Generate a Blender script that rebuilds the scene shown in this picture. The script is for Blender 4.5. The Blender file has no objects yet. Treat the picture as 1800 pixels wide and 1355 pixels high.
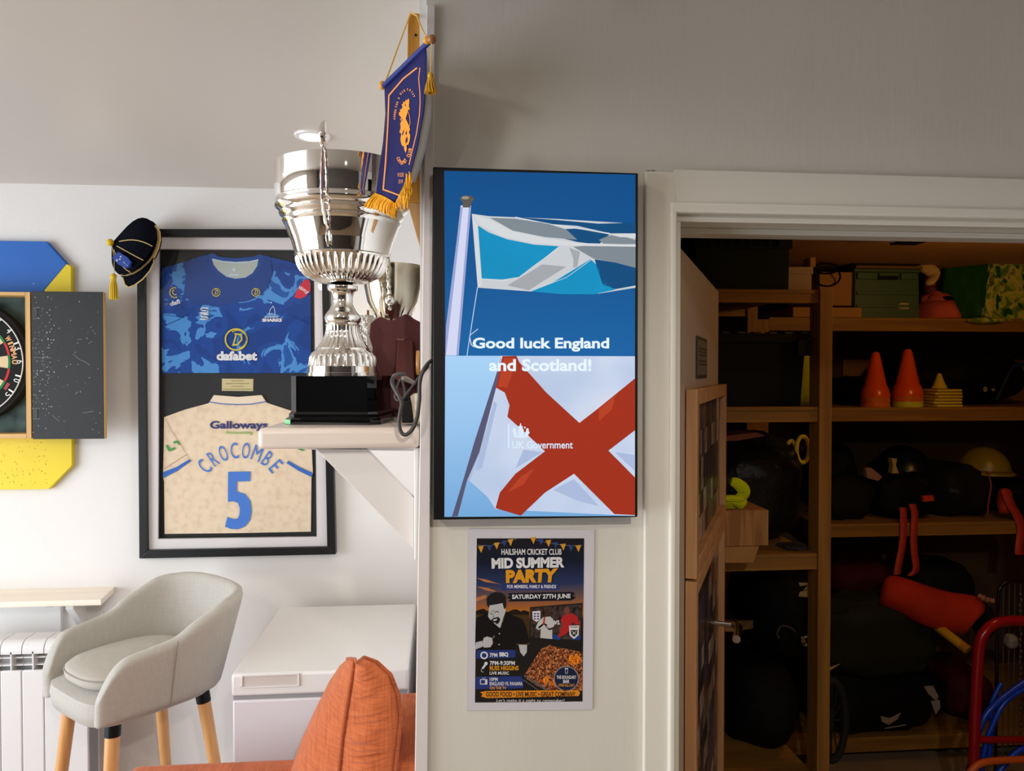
import bpy, bmesh, math, random
from mathutils import Vector, Matrix, Euler, noise
from mathutils.geometry import tessellate_polygon
random.seed(7)
sc = bpy.context.scene
COL = sc.collection
PI = math.pi

# ------------------------------------------------------------------ camera
EYE = 1.72
F = 1330.0
cam_d = bpy.data.cameras.new('camera')
cam_d.sensor_width = 36.0
cam_d.lens = F / 1800 * 36.0
cam = bpy.data.objects.new('camera', cam_d)
cam.location = (0, 0, EYE)
PITCH = math.atan(22.5 / F)
cam.rotation_euler = (PI / 2 - PITCH, 0, -math.radians(5))
cam_d.clip_start = 0.02
COL.objects.link(cam)
sc.camera = cam
RM = Euler((PI / 2 - PITCH, 0, -math.radians(5))).to_matrix()

# ------------------------------------------------------------------ light and exposure
world = bpy.data.worlds.new('world'); sc.world = world
world.use_nodes = True
bg = world.node_tree.nodes['Background']
bg.inputs[0].default_value = (0.75, 0.86, 1.0, 1); bg.inputs[1].default_value = 1.0
sc.view_settings.view_transform = 'Standard'
sc.view_settings.look = 'None'
sc.view_settings.gamma = 1
sc.view_settings.use_curve_mapping = False
sc.view_settings.exposure = 0.08

def area(name, loc, target, w, h, power, color):
    l = bpy.data.lights.new(name, 'AREA'); l.shape = 'RECTANGLE'; l.size = w; l.size_y = h
    l.energy = power; l.color = color
    o = bpy.data.objects.new(name, l); o.location = loc
    d = Vector(target) - Vector(loc)
    o.rotation_euler = d.to_track_quat('-Z', 'Y').to_euler()
    COL.objects.link(o); return o
# daylight coming in through the patio doors in the left wall
area('daylight_left', (-3.46, 0.45, 1.15), (0, 0.45, 1.15), 3.2, 2.0, 130, (0.84, 0.92, 1.0))
def spot(name, loc, power, color, size=0.05, angle=130):
    l = bpy.data.lights.new(name, 'SPOT'); l.energy = power; l.color = color
    l.shadow_soft_size = size; l.spot_size = math.radians(angle); l.spot_blend = 0.35
    o = bpy.data.objects.new(name, l); o.location = loc; COL.objects.link(o); return o
def bulb(name, loc, power, color, size):
    l = bpy.data.lights.new(name, 'POINT'); l.energy = power; l.color = color; l.shadow_soft_size = size
    o = bpy.data.objects.new(name, l); o.location = loc; COL.objects.link(o); return o
bulb('store_lamp_light', (1.95, 2.15, 2.08), 4.6, (1.0, 0.56, 0.16), 0.05)

# ------------------------------------------------------------------ measuring helpers (photo pixel -> point on a real plane)
CO = Vector((0, 0, EYE))
def ray(px, py):
    return RM @ Vector(((px - 900) / F, (677.5 - py) / F, -1.0))
def PY(px, py, Y):
    r = ray(px, py); return CO + r * (Y / r.y)
def PX(px, py, X):
    r = ray(px, py); return CO + r * (X / r.x)
def PZ(px, py, Z):
    r = ray(px, py); return CO + r * ((Z - EYE) / r.z)
def proj(p):
    q = RM.transposed() @ (Vector(p) - CO)
    return 900 + F * q.x / -q.z, 677.5 - F * q.y / -q.z

# ------------------------------------------------------------------ materials
def lin(c):
    c = c / 255.0
    return c / 12.92 if c <= 0.04045 else ((c + 0.055) / 1.055) ** 2.4
def rgb(r, g=None, b=None):
    if g is None: r, g, b = r
    return (lin(r), lin(g), lin(b), 1)
MATS = {}
def mat(name, c, rough=0.5, metal=0.0, bump=0.0, bscale=60.0, var=0.0, vscale=6.0, spec=0.5, coat=0.0, stretch=None, sheen=0.0, bdist=0.002):
    if name in MATS: return MATS[name]
    m = bpy.data.materials.new(name); m.use_nodes = True; nt = m.node_tree
    p = nt.nodes['Principled BSDF']
    p.inputs['Base Color'].default_value = rgb(c)
    p.inputs['Roughness'].default_value = rough
    p.inputs['Metallic'].default_value = metal
    p.inputs['Specular IOR Level'].default_value = spec
    if coat: p.inputs['Coat Weight'].default_value = coat; p.inputs['Coat Roughness'].default_value = 0.05
    if sheen: p.inputs['Sheen Weight'].default_value = sheen
    if bump or var:
        tc = nt.nodes.new('ShaderNodeTexCoord'); mp = nt.nodes.new('ShaderNodeMapping')
        if stretch: mp.inputs['Scale'].default_value = stretch
        nt.links.new(tc.outputs['Object'], mp.inputs['Vector'])
        if bump:
            n = nt.nodes.new('ShaderNodeTexNoise'); n.inputs['Scale'].default_value = bscale; n.inputs['Detail'].default_value = 4
            nt.links.new(mp.outputs[0], n.inputs['Vector'])
            b = nt.nodes.new('ShaderNodeBump'); b.inputs['Strength'].default_value = bump; b.inputs['Distance'].default_value = bdist
            nt.links.new(n.outputs['Fac'], b.inputs['Height']); nt.links.new(b.outputs[0], p.inputs['Normal'])
        if var:
            n = nt.nodes.new('ShaderNodeTexNoise'); n.inputs['Scale'].default_value = vscale; n.inputs['Detail'].default_value = 5
            nt.links.new(mp.outputs[0], n.inputs['Vector'])
            h = nt.nodes.new('ShaderNodeHueSaturation'); h.inputs['Color'].default_value = rgb(c)
            mr = nt.nodes.new('ShaderNodeMapRange'); mr.inputs[1].default_value = 0.3; mr.inputs[2].default_value = 0.7
            mr.inputs[3].default_value = 1 - var; mr.inputs[4].default_value = 1 + var
            nt.links.new(n.outputs['Fac'], mr.inputs[0]); nt.links.new(mr.outputs[0], h.inputs['Value'])
            nt.links.new(h.outputs[0], p.inputs['Base Color'])
    MATS[name] = m; return m
def wood(name, c1, c2, axis=2, rough=0.45, scale=14.0, bump=0.15):
    """pine-like grain running along one axis"""
    if name in MATS: return MATS[name]
    m = bpy.data.materials.new(name); m.use_nodes = True; nt = m.node_tree
    p = nt.nodes['Principled BSDF']; p.inputs['Roughness'].default_value = rough
    tc = nt.nodes.new('ShaderNodeTexCoord'); mp = nt.nodes.new('ShaderNodeMapping')
    s = [scale * 2.5] * 3; s[axis] = scale * 0.12
    mp.inputs['Scale'].default_value = s
    nt.links.new(tc.outputs['Object'], mp.inputs['Vector'])
    n = nt.nodes.new('ShaderNodeTexNoise'); n.inputs['Scale'].default_value = 1.0; n.inputs['Detail'].default_value = 6; n.inputs['Distortion'].default_value = 0.6
    nt.links.new(mp.outputs[0], n.inputs['Vector'])
    r = nt.nodes.new('ShaderNodeValToRGB'); r.color_ramp.elements[0].position = 0.35; r.color_ramp.elements[0].color = rgb(c1)
    r.color_ramp.elements[1].position = 0.65; r.color_ramp.elements[1].color = rgb(c2)
    nt.links.new(n.outputs['Fac'], r.inputs[0]); nt.links.new(r.outputs[0], p.inputs['Base Color'])
    b = nt.nodes.new('ShaderNodeBump'); b.inputs['Strength'].default_value = bump; b.inputs['Distance'].default_value = 0.001
    nt.links.new(n.outputs['Fac'], b.inputs['Height']); nt.links.new(b.outputs[0], p.inputs['Normal'])
    MATS[name] = m; return m
def fabric(name, c, c2, scale=260.0, rough=0.9, bump=0.5, slub=0.5):
    """woven cloth: two crossed stretched noises"""
    if name in MATS: return MATS[name]
    m = bpy.data.materials.new(name); m.use_nodes = True; nt = m.node_tree
    p = nt.nodes['Principled BSDF']; p.inputs['Roughness'].default_value = rough
    p.inputs['Sheen Weight'].default_value = 0.15; p.inputs['Specular IOR Level'].default_value = 0.2
    tc = nt.nodes.new('ShaderNodeTexCoord'); outs = []
    for s in ((scale, scale * 0.06, scale * 0.06), (scale * 0.06, scale * 0.06, scale)):
        mp = nt.nodes.new('ShaderNodeMapping'); mp.inputs['Scale'].default_value = s
        nt.links.new(tc.outputs['Object'], mp.inputs['Vector'])
        n = nt.nodes.new('ShaderNodeTexNoise'); n.inputs['Scale'].default_value = 1.0; n.inputs['Detail'].default_value = 3
        nt.links.new(mp.outputs[0], n.inputs['Vector']); outs.append(n.outputs['Fac'])
    a = nt.nodes.new('ShaderNodeMath'); a.operation = 'ADD'; nt.links.new(outs[0], a.inputs[0]); nt.links.new(outs[1], a.inputs[1])
    mr = nt.nodes.new('ShaderNodeMapRange'); mr.inputs[1].default_value = 1 - slub * 0.5; mr.inputs[2].default_value = 1 + slub * 0.5
    nt.links.new(a.outputs[0], mr.inputs[0])
    mx = nt.nodes.new('ShaderNodeMix'); mx.data_type = 'RGBA'; mx.inputs[6].default_value = rgb(c); mx.inputs[7].default_value = rgb(c2)
    nt.links.new(mr.outputs[0], mx.inputs[0]); nt.links.new(mx.outputs[2], p.inputs['Base Color'])
    b = nt.nodes.new('ShaderNodeBump'); b.inputs['Strength'].default_value = bump; b.inputs['Distance'].default_value = 0.001
    nt.links.new(a.outputs[0], b.inputs['Height']); nt.links.new(b.outputs[0], p.inputs['Normal'])
    MATS[name] = m; return m
def emis(name, c, strength=1.0):
    if name in MATS: return MATS[name]
    m = bpy.data.materials.new(name); m.use_nodes = True; p = m.node_tree.nodes['Principled BSDF']
    p.inputs['Base Color'].default_value = (0.005, 0.005, 0.005, 1); p.inputs['Roughness'].default_value = 0.5; p.inputs['Specular IOR Level'].default_value = 0.06
    p.inputs['Emission Color'].default_value = rgb(c); p.inputs['Emission Strength'].default_value = strength
    MATS[name] = m; return m
def ramp_mat(name, stops, scale, emit=False, rough=0.8, const=True, detail=2.0, stretch=(1, 1, 1), dist=0.0, axis=None, voronoi=False):
    """noise (or a gradient along one axis) through a colour ramp"""
    if name in MATS: return MATS[name]
    m = bpy.data.materials.new(name); m.use_nodes = True; nt = m.node_tree; p = nt.nodes['Principled BSDF']
    p.inputs['Roughness'].default_value = rough
    tc = nt.nodes.new('ShaderNodeTexCoord'); mp = nt.nodes.new('ShaderNodeMapping'); mp.inputs['Scale'].default_value = stretch
    if axis is None:
        nt.links.new(tc.outputs['Object'], mp.inputs['Vector'])
        if voronoi:
            n = nt.nodes.new('ShaderNodeTexVoronoi'); n.inputs['Scale'].default_value = scale
            nt.links.new(mp.outputs[0], n.inputs['Vector']); s2 = nt.nodes.new('ShaderNodeSeparateColor')
            nt.links.new(n.outputs['Color'], s2.inputs[0]); fac = s2.outputs[0]
        else:
            n = nt.nodes.new('ShaderNodeTexNoise'); n.inputs['Scale'].default_value = scale; n.inputs['Detail'].default_value = detail; n.inputs['Distortion'].default_value = dist
            nt.links.new(mp.outputs[0], n.inputs['Vector']); fac = n.outputs['Fac']
    else:
        nt.links.new(tc.outputs['Generated'], mp.inputs['Vector'])
        s2 = nt.nodes.new('ShaderNodeSeparateXYZ'); nt.links.new(mp.outputs[0], s2.inputs[0]); fac = s2.outputs[axis]
    r = nt.nodes.new('ShaderNodeValToRGB'); r.color_ramp.interpolation = 'CONSTANT' if const else 'LINEAR'
    while len(r.color_ramp.elements) < len(stops): r.color_ramp.elements.new(0.5)
    for e, (pos, c) in zip(r.color_ramp.elements, stops): e.position = pos; e.color = rgb(c)
    nt.links.new(fac, r.inputs[0])
    if emit:
        p.inputs['Base Color'].default_value = (0.005, 0.005, 0.005, 1); p.inputs['Roughness'].default_value = 0.5; p.inputs['Specular IOR Level'].default_value = 0.06
        nt.links.new(r.outputs[0], p.inputs['Emission Color']); p.inputs['Emission Strength'].default_value = 1.0
    else: nt.links.new(r.outputs[0], p.inputs['Base Color'])
    MATS[name] = m; return m
def glass_mat(name, tint=(1, 1, 1, 1), ior=1.45):
    if name in MATS: return MATS[name]
    m = bpy.data.materials.new(name); m.use_nodes = True; nt = m.node_tree
    nt.nodes.remove(nt.nodes['Principled BSDF']); out = nt.nodes['Material Output']
    t = nt.nodes.new('ShaderNodeBsdfTransparent'); t.inputs[0].default_value = tint
    g = nt.nodes.new('ShaderNodeBsdfGlossy'); g.inputs['Roughness'].default_value = 0.0
    f = nt.nodes.new('ShaderNodeFresnel'); f.inputs[0].default_value = ior
    mx = nt.nodes.new('ShaderNodeMixShader'); gm = nt.nodes.new('ShaderNodeNewGeometry'); q = nt.nodes.new('ShaderNodeMath'); q.operation = 'MULTIPLY_ADD'; q.inputs[1].default_value = -1; q.inputs[2].default_value = 1; nt.links.new(gm.outputs['Backfacing'], q.inputs[0])
    q2 = nt.nodes.new('ShaderNodeMath'); q2.operation = 'MULTIPLY'; nt.links.new(q.outputs[0], q2.inputs[0]); nt.links.new(f.outputs[0], q2.inputs[1]); nt.links.new(q2.outputs[0], mx.inputs[0]); nt.links.new(t.outputs[0], mx.inputs[1]); nt.links.new(g.outputs[0], mx.inputs[2])
    nt.links.new(mx.outputs[0], out.inputs[0]); MATS[name] = m; return m

# ------------------------------------------------------------------ mesh builder
WL = {}   # world location of every parent
def V(*a): return Vector(a[0]) if len(a) == 1 else Vector(a)
class MB:
    def __init__(s): s.v = []; s.f = []
    def add(s, vs, fs):
        n = len(s.v); s.v += [Vector(p) for p in vs]; s.f += [tuple(i + n for i in f) for f in fs]; return s
    def box(s, x0, y0, z0, x1, y1, z1):
        return s.hexa([(x0, y0, z0), (x1, y0, z0), (x1, y1, z0), (x0, y1, z0), (x0, y0, z1), (x1, y0, z1), (x1, y1, z1), (x0, y1, z1)])
    def hexa(s, p): return s.add(p, [(3, 2, 1, 0), (4, 5, 6, 7), (0, 1, 5, 4), (1, 2, 6, 5), (2, 3, 7, 6), (3, 0, 4, 7)])
    def obox(s, c, ax, ay, az):
        c = V(c); P = []
        for k in (-1, 1):
            for i, j in ((-1, -1), (1, -1), (1, 1), (-1, 1)): P.append(c + V(ax) * i + V(ay) * j + V(az) * k)
        return s.hexa(P)
    def prism(s, pts, vec):
        pts = [V(p) for p in pts]; n = len(pts); vec = V(vec)
        tr = tessellate_polygon([pts])
        fs = [tuple(t) for t in tr] + [tuple(i + n for i in reversed(t)) for t in tr] + [(i, (i + 1) % n, (i + 1) % n + n, i + n) for i in range(n)]
        return s.add(pts + [p + vec for p in pts], fs)
    def poly(s, pts):
        pts = [V(p) for p in pts]; return s.add(pts, [tuple(t) for t in tessellate_polygon([pts])])
    def tube(s, path, r, n=8, closed=False, flat=1.0):
        path = [V(p) for p in path]; m = len(path); rs = r if isinstance(r, (list, tuple)) else [r] * m
        up = None; rings = []
        for i, p in enumerate(path):
            a = path[(i - 1) % m] if (closed or i > 0) else p; b = path[(i + 1) % m] if (closed or i < m - 1) else p
            t = (b - a).normalized()
            if up is None:
                up = V(0, 0, 1) if abs(t.z) < 0.9 else V(1, 0, 0)
            x = (up - t * up.dot(t)).normalized(); up = x; y = t.cross(x)
            rings.append([p + x * (math.cos(2 * PI * k / n) * rs[i]) + y * (math.sin(2 * PI * k / n) * rs[i] * flat) for k in range(n)])
        vs = [q for ri in rings for q in ri]; fs = []
        for i in range(m if closed else m - 1):
            j = (i + 1) % m
            for k in range(n): fs.append((i * n + k, i * n + (k + 1) % n, j * n + (k + 1) % n, j * n + k))
        if not closed: fs += [tuple(range(n - 1, -1, -1)), tuple((m - 1) * n + k for k in range(n))]
        return s.add(vs, fs)
    def lathe(s, c, prof, n=32, mod=None, axis=None, cap=True):
        c = V(c); vs = []; fs = []; M = V(0, 0, 1).rotation_difference(V(axis)).to_matrix() if axis is not None else None
        for i, (r, z) in enumerate(prof):
            for k in range(n):
                a = 2 * PI * k / n; rr = r * (mod(i, k, a) if mod else 1)
                q = V(rr * math.cos(a), rr * math.sin(a), z); vs.append(c + (M @ q if M else q))
        for i in range(len(prof) - 1):
            for k in range(n): fs.append((i * n + k, i * n + (k + 1) % n, (i + 1) * n + (k + 1) % n, (i + 1) * n + k))
        if cap: fs += [tuple(range(n - 1, -1, -1)), tuple((len(prof) - 1) * n + k for k in range(n))]
        return s.add(vs, fs)
    def grid(s, rows, cu=False):
        n = len(rows[0]); vs = [p for r in rows for p in r]; fs = []
        for i in range(len(rows) - 1):
            for k in range(n if cu else n - 1): fs.append((i * n + k, i * n + (k + 1) % n, (i + 1) * n + (k + 1) % n, (i + 1) * n + k))
        return s.add(vs, fs)
    def ball(s, c, r, n=16, rot=None, e=1.0, fn=None):
        c = V(c); r = (r, r, r) if isinstance(r, (int, float)) else r; rows = []; M = rot or Matrix.Identity(3)
        sg = lambda v: math.copysign(abs(v) ** e, v)
        for i in range(n + 1):
            t = PI * i / n; row = []
            for k in range(2 * n):
                a = PI * k / n; d = V(sg(math.sin(t)) * sg(math.cos(a)), sg(math.sin(t)) * sg(math.sin(a)), sg(math.cos(t)))
                q = V(d.x * r[0], d.y * r[1], d.z * r[2])
                if fn: q = fn(q, d)
                row.append(c + M @ q)
            rows.append(row)
        return s.grid(rows, True)
    def build(s, name, m, parent=None, smooth=40, bevel=0.0, solid=0.0, sub=0, origin=None, seg=2, weld=True, **props):
        me = bpy.data.meshes.new(name)
        pl = WL.get(parent.name, V(0, 0, 0)) if parent else V(0, 0, 0)
        xs = [p.x for p in s.v]; ys = [p.y for p in s.v]; zs = [p.z for p in s.v]
        o0 = V(origin) if origin is not None else V((min(xs) + max(xs)) / 2, (min(ys) + max(ys)) / 2, min(zs))
        bm = bmesh.new(); vv = [bm.verts.new(p - o0) for p in s.v]
        for f in s.f:
            try: bm.faces.new([vv[i] for i in f])
            except ValueError: pass
        if weld: bmesh.ops.remove_doubles(bm, verts=bm.verts, dist=1e-6)
        bmesh.ops.recalc_face_normals(bm, faces=bm.faces)
        bm.to_mesh(me); bm.free()
        if smooth is not None:
            me.shade_smooth()
            if smooth < 180: me.set_sharp_from_angle(angle=math.radians(smooth))
        for q in (m if isinstance(m, list) else [m]): me.materials.append(q)
        o = bpy.data.objects.new(name, me); COL.objects.link(o); o.location = o0 - pl; WL[o.name] = o0
        if parent: o.parent = parent
        if solid: md = o.modifiers.new('solid', 'SOLIDIFY'); md.thickness = solid; md.offset = 0
        if bevel: md = o.modifiers.new('bevel', 'BEVEL'); md.width = bevel; md.segments = seg; md.limit_method = 'ANGLE'; md.angle_limit = math.radians(35)
        if sub: md = o.modifiers.new('sub', 'SUBSURF'); md.levels = sub; md.render_levels = sub
        for k, q in props.items(): o[k] = q
        return o
def thing(name, label, cat, loc, group=None):
    o = bpy.data.objects.new(name, None); COL.objects.link(o); o.location = loc; WL[o.name] = V(loc); o.empty_display_size = 0.1
    o['label'] = label; o['category'] = cat
    if group: o['group'] = group
    return o
def tag(o, label, cat, group=None):
    o['label'] = label; o['category'] = cat
    if group: o['group'] = group
    return o
def st(o): o['kind'] = 'structure'; return o
def copy_tree(o, loc, label=None):
    c = o.copy(); COL.objects.link(c); c.location = loc; WL[c.name] = V(loc)
    if label: c['label'] = label
    def rec(src, dst):
        for ch in list(src.children):
            d = ch.copy(); COL.objects.link(d); d.parent = dst; rec(ch, d)
    rec(o, c); return c

# text: letter outlines turned into flat mesh
TX = {}
def glyphs(t, bold):
    k = (t, bold)
    if k not in TX:
        cu = bpy.data.curves.new('lettering', 'FONT'); cu.body = t; cu.offset = bold; cu.resolution_u = 3; cu.fill_mode = 'BOTH'
        o = bpy.data.objects.new('lettering', cu); me = bpy.data.meshes.new_from_object(o)
        TX[k] = ([(v.co.x, v.co.y) for v in me.vertices], [tuple(p.vertices) for p in me.polygons])
        bpy.data.objects.remove(o); bpy.data.curves.remove(cu); bpy.data.meshes.remove(me)
    return TX[k]
class Flat(MB):
    """flat print: shapes given in picture coordinates and laid on a real surface by fn(x, y)"""
    def __init__(s, fn): super().__init__(); s.fn = fn; s.cnt = 0; s.seg = 0
    def build(s, name, m, parent=None, **k):
        o = super().build(name, m, parent, **k)
        if s.cnt > 1 and 'segment' not in name: o['kind'] = 'stuff'
        return o
    def P(s, pts): s.cnt += 1; s.poly([s.fn(x, y) for x, y in pts]); return s
    def R(s, x0, y0, x1, y1): return s.P([(x0, y0), (x1, y0), (x1, y1), (x0, y1)])
    def L(s, pts, w, closed=False):
        if s.seg:
            q = [pts[0]]
            for a, b in zip(pts, pts[1:]):
                k = max(1, int(math.dist(a, b) / s.seg)); q += [(a[0] + (b[0] - a[0]) * i / k, a[1] + (b[1] - a[1]) * i / k) for i in range(1, k + 1)]
            pts = q
        pts = [V(x, y, 0) for x, y in pts]; n = len(pts)
        for i in range(n if closed else n - 1):
            a, b = pts[i], pts[(i + 1) % n]; d = (b - a)
            if d.length < 1e-6: continue
            d = d.normalized() * (w * 0.5); q = V(-d.y, d.x, 0)
            s.P([((a - d * .6 + q).x, (a - d * .6 + q).y), ((b + d * .6 + q).x, (b + d * .6 + q).y), ((b + d * .6 - q).x, (b + d * .6 - q).y), ((a - d * .6 - q).x, (a - d * .6 - q).y)])
        return s
    def C(s, x, y, r, n=24, ry=None): return s.P([(x + r * math.cos(2 * PI * k / n), y + (ry or r) * math.sin(2 * PI * k / n)) for k in range(n)])
    def ring(s, x, y, r0, r1, n=32, a0=0, a1=2 * PI, ry=1.0):
        for k in range(n):
            a, b = a0 + (a1 - a0) * k / n, a0 + (a1 - a0) * (k + 1) / n
            s.P([(x + r0 * math.cos(a), y + ry * r0 * math.sin(a)), (x + r1 * math.cos(a), y + ry * r1 * math.sin(a)), (x + r1 * math.cos(b), y + ry * r1 * math.sin(b)), (x + r0 * math.cos(b), y + ry * r0 * math.sin(b))])
        return s
    def T(s, t, x0, y0, x1, y1, bold=0.03, shear=0.0, ref=None):
        """letters fitted to the box x0..x1, y0 (top)..y1 (bottom)"""
        vs, fs = glyphs(t, bold)
        if not vs: return s
        a0 = min(v[0] for v in vs); a1 = max(v[0] for v in vs); b0 = min(v[1] for v in vs); b1 = max(v[1] for v in vs)
        if ref: rv = glyphs(ref, bold)[0]; b0 = min(v[1] for v in rv); b1 = max(v[1] for v in rv)
        P = []
        for (x, y) in vs:
            u = (x - a0) / (a1 - a0); w = (y - b0) / (b1 - b0)
            P.append(s.fn(x0 + u * (x1 - x0) + shear * w * (y1 - y0), y1 + w * (y0 - y1)))
        s.cnt += 2; s.add(P, fs); return s
    def Q(s, t, bl, br, tr, tl, bold=0.03):
        vs, fs = glyphs(t, bold); a0 = min(v[0] for v in vs); a1 = max(v[0] for v in vs); b0 = min(v[1] for v in vs); b1 = max(v[1] for v in vs); P = []
        for (x, y) in vs:
            u = (x - a0) / (a1 - a0); w = (y - b0) / (b1 - b0)
            X = (1 - w) * ((1 - u) * bl[0] + u * br[0]) + w * ((1 - u) * tl[0] + u * tr[0]); Y = (1 - w) * ((1 - u) * bl[1] + u * br[1]) + w * ((1 - u) * tl[1] + u * tr[1])
            P.append(s.fn(X, Y))
        s.add(P, fs); return s
    def arc(s, t, cx, cy, r, a0, a1, h, w, bold=0.03, ex=1.0, inward=False):
        """letters round an ellipse; angles in degrees, 90 = top"""
        n = len(t)
        for i, ch in enumerate(t):
            if ch == ' ': continue
            a = math.radians(a0 + (a1 - a0) * (i + 0.5) / n)
            px, py = cx + ex * r * math.cos(a), cy - r * math.sin(a)
            tx, ty = ex * math.sin(a), math.cos(a); l = math.hypot(tx, ty); tx /= l; ty /= l
            nx, ny = ty, -tx
            if inward: tx, ty, nx, ny = -tx, -ty, -nx, -ny
            vs, fs = glyphs(ch, bold); a_ = min(v[0] for v in vs); b_ = max(v[0] for v in vs); cw = w * (0.45 if ch in "I1'.!" else 1.2 if ch in 'MW' else .82 if ch in 'BERL' else 1)
            P = []
            for (x, y) in vs:
                u = ((x - a_) / max(b_ - a_, 1e-4) - 0.5) * cw; q = y / 0.7 * h
                P.append(s.fn(px + tx * u + nx * q, py + ty * u + ny * q))
            s.add(P, fs)
        return s
def onplane(ox, oy, k, Y): return lambda x, y: PY(ox + x / k, oy + y / k, Y)
def sbox(name, m, px0, py0, px1, py1, Y, dY, parent=None, **k):
    """axis-aligned box whose front face covers these photo pixels on the plane y = Y"""
    a = PY(px0, py0, Y); b = PY(px1, py1, Y); mid = PY((px0 + px1) / 2, py0, Y); mb = PY((px0 + px1) / 2, py1, Y)
    return MB().box(a.x, Y, mb.z, b.x, Y + dY, mid.z).build(name, m, parent, **k)
def spline(pts, n=8, closed=False):
    pts = [V(p) for p in pts]; m = len(pts); out = []
    for i in range(m if closed else m - 1):
        g = lambda j: pts[j % m] if closed else pts[max(0, min(m - 1, j))]
        a, b, c, d = g(i - 1), g(i), g(i + 1), g(i + 2)
        for k in range(n):
            t = k / n; out.append(0.5 * ((2 * b) + (c - a) * t + (2 * a - 5 * b + 4 * c - d) * t * t + (3 * b - a - 3 * c + d) * t ** 3))
    if not closed: out.append(pts[-1])
    return out

# common materials
M_wall = mat('wall_paint', (230, 226, 222), 0.55, bump=0.25, bscale=90, var=0.012, vscale=3, spec=0.25)
M_wallf = mat('partition_paint', (211, 206, 196), 0.5, bump=0.15, bscale=40, stretch=(3, 3, 0.6), var=0.02, vscale=4, spec=0.3)
M_ceil = mat('ceiling_paint', (204, 196, 186), 0.35, bump=0.08, bscale=60, spec=0.3)
M_casing = mat('casing_paint', (222, 217, 206), 0.3, bump=0.1, bscale=25, spec=0.35)
M_gloss = mat('white_gloss_paint', (224, 219, 215), 0.28, bump=0.15, bscale=25, stretch=(1, 1, 4), spec=0.4)
M_trim = mat('trim_paint', (216, 208, 206), 0.35, bump=0.08, bscale=30, spec=0.4)
M_white = mat('white_enamel', (232, 229, 226), 0.3)
M_chrome = mat('polished_silver', (240, 237, 231), 0.035, 1.0)
M_black = mat('black_paint', (17, 18, 20), 0.35)
M_blackgloss = mat('black_lacquer', (6, 6, 7), 0.04)
M_blackpl = mat('black_plastic', (9, 9, 10), 0.45, spec=0.25)
M_gold = mat('gold_thread', (228, 160, 30), 0.6, bump=0.5, bscale=300)
M_pine = wood('pine_z', (196, 150, 96), (226, 186, 132), 2)
# ================================================================== THE ROOM
YF, YW = 1.25, 2.75          # partition face, far wall
CZ = 2.37
WX = PY(738, 655, YF).x      # left face of the partition
st(MB().box(-3.5, -3.5, -0.05, 3.6, 4.0, 0).build('floor', mat('floor_vinyl', (150, 128, 104), 0.4, var=0.08, vscale=5)))
st(MB().box(-3.5, -3.5, CZ, 3.3, 2.8, CZ + 0.06).build('ceiling', M_ceil))
st(MB().box(-3.5, YW, 0, WX + 0.1, YW + 0.1, CZ).build('wall_back', M_wall))
w = MB()
w.box(-3.56, -3.5, 0, -3.5, -1.15, CZ); w.box(-3.56, 2.1, 0, -3.5, 2.85, CZ); w.box(-3.56, -1.15, 2.15, -3.5, 2.1, CZ)
st(w.build('wall_left', M_wall))
st(MB().box(-3.5, -3.56, 0, 3.3, -3.5, CZ).build('wall_rear', mat('rear_paint', (92, 84, 78), .6)))
bar = thing('added_bar_counter', 'dark panelled bar counter added unseen behind the camera to be reflected', 'counter', (-.6, -2.75, 0))  # unseen counter, added as a dark shape for cup and glass to reflect
MB().box(-3.0, -3.0, 0, 1.8, -2.55, 1.08).build('counter_front', mat('bar_dark', (44, 36, 32), .5), bar)
MB().box(-3.05, -3.05, 1.08, 1.85, -2.48, 1.12).build('counter_top', mat('bar_top', (84, 58, 40), .3), bar, bevel=.004)
st(MB().box(3.2, -3.5, 0, 3.3, 1.25, CZ).build('wall_right', M_wall))
# partition face with the store opening
XL = PY(1183, 655, YF).x; XR = XL + 1.15
ZT = PY(1300, 379, YF).z
w = MB(); w.box(WX + 0.012, YF, 0, XL, YF + 0.12, CZ); w.box(XR, YF, 0, 3.2, YF + 0.12, CZ); w.box(XL, YF, ZT, XR, YF + 0.12, CZ)
st(w.build('wall_front', M_wallf))
st(MB().box(WX, YF + 0.02, 0, WX + 0.07, YW, CZ).build('wall_side', M_wall))
# soffit above the partition
a = PY(1085, 8, YF - 0.0)
st(MB().box(WX + 0.02, YF - 0.10, a.z + 0.012, a.x - 0.01, YF, CZ).build('trim_5', M_ceil, bevel=0.002))
# corner board on the end of the partition
tl, tr, br, bl = PY(750, 8, YF - 0.008), PY(765, 8, YF - 0.008), PY(752, 1355, YF - 0.008), PY(729, 1355, YF - 0.008)
def ext(p, q, z): t = (z - p.z) / (q.z - p.z); return p + (q - p) * t
T0, T1, B0, B1 = tl, tr, ext(tl, bl, 0.05), ext(tr, br, 0.05)
d = V(0, 0.02, 0)
st(MB().hexa([B0, B1, B1 + d, B0 + d, T0, T1, T1 + d, T0 + d]).build('trim_1', M_trim, bevel=0.0015))
# window frames where the daylight comes in
def window(n, pts, ax):
    m = MB()
    (x0, y0, z0, x1, y1, z1) = pts
    if ax == 'x':
        k = [y0, (y0 + y1) / 2, y1]
        for y in k: m.box(x0, y - .03, z0, x1, y + .03, z1)
        m.box(x0, y0, z0, x1, y1, z0 + .06); m.box(x0, y0, z1 - .06, x1, y1, z1)
    else:
        for x in [x0, (x0 + x1) / 2, x1]: m.box(x - .03, y0, z0, x + .03, y1, z1)
        m.box(x0, y0, z0, x1, y1, z0 + .06); m.box(x0, y0, z1 - .06, x1, y1, z1)
    return st(m.build('window_%d' % n, M_white))
window(1, (-3.55, -1.15, 0.0, -3.5, 2.1, 2.15), 'x')

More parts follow.
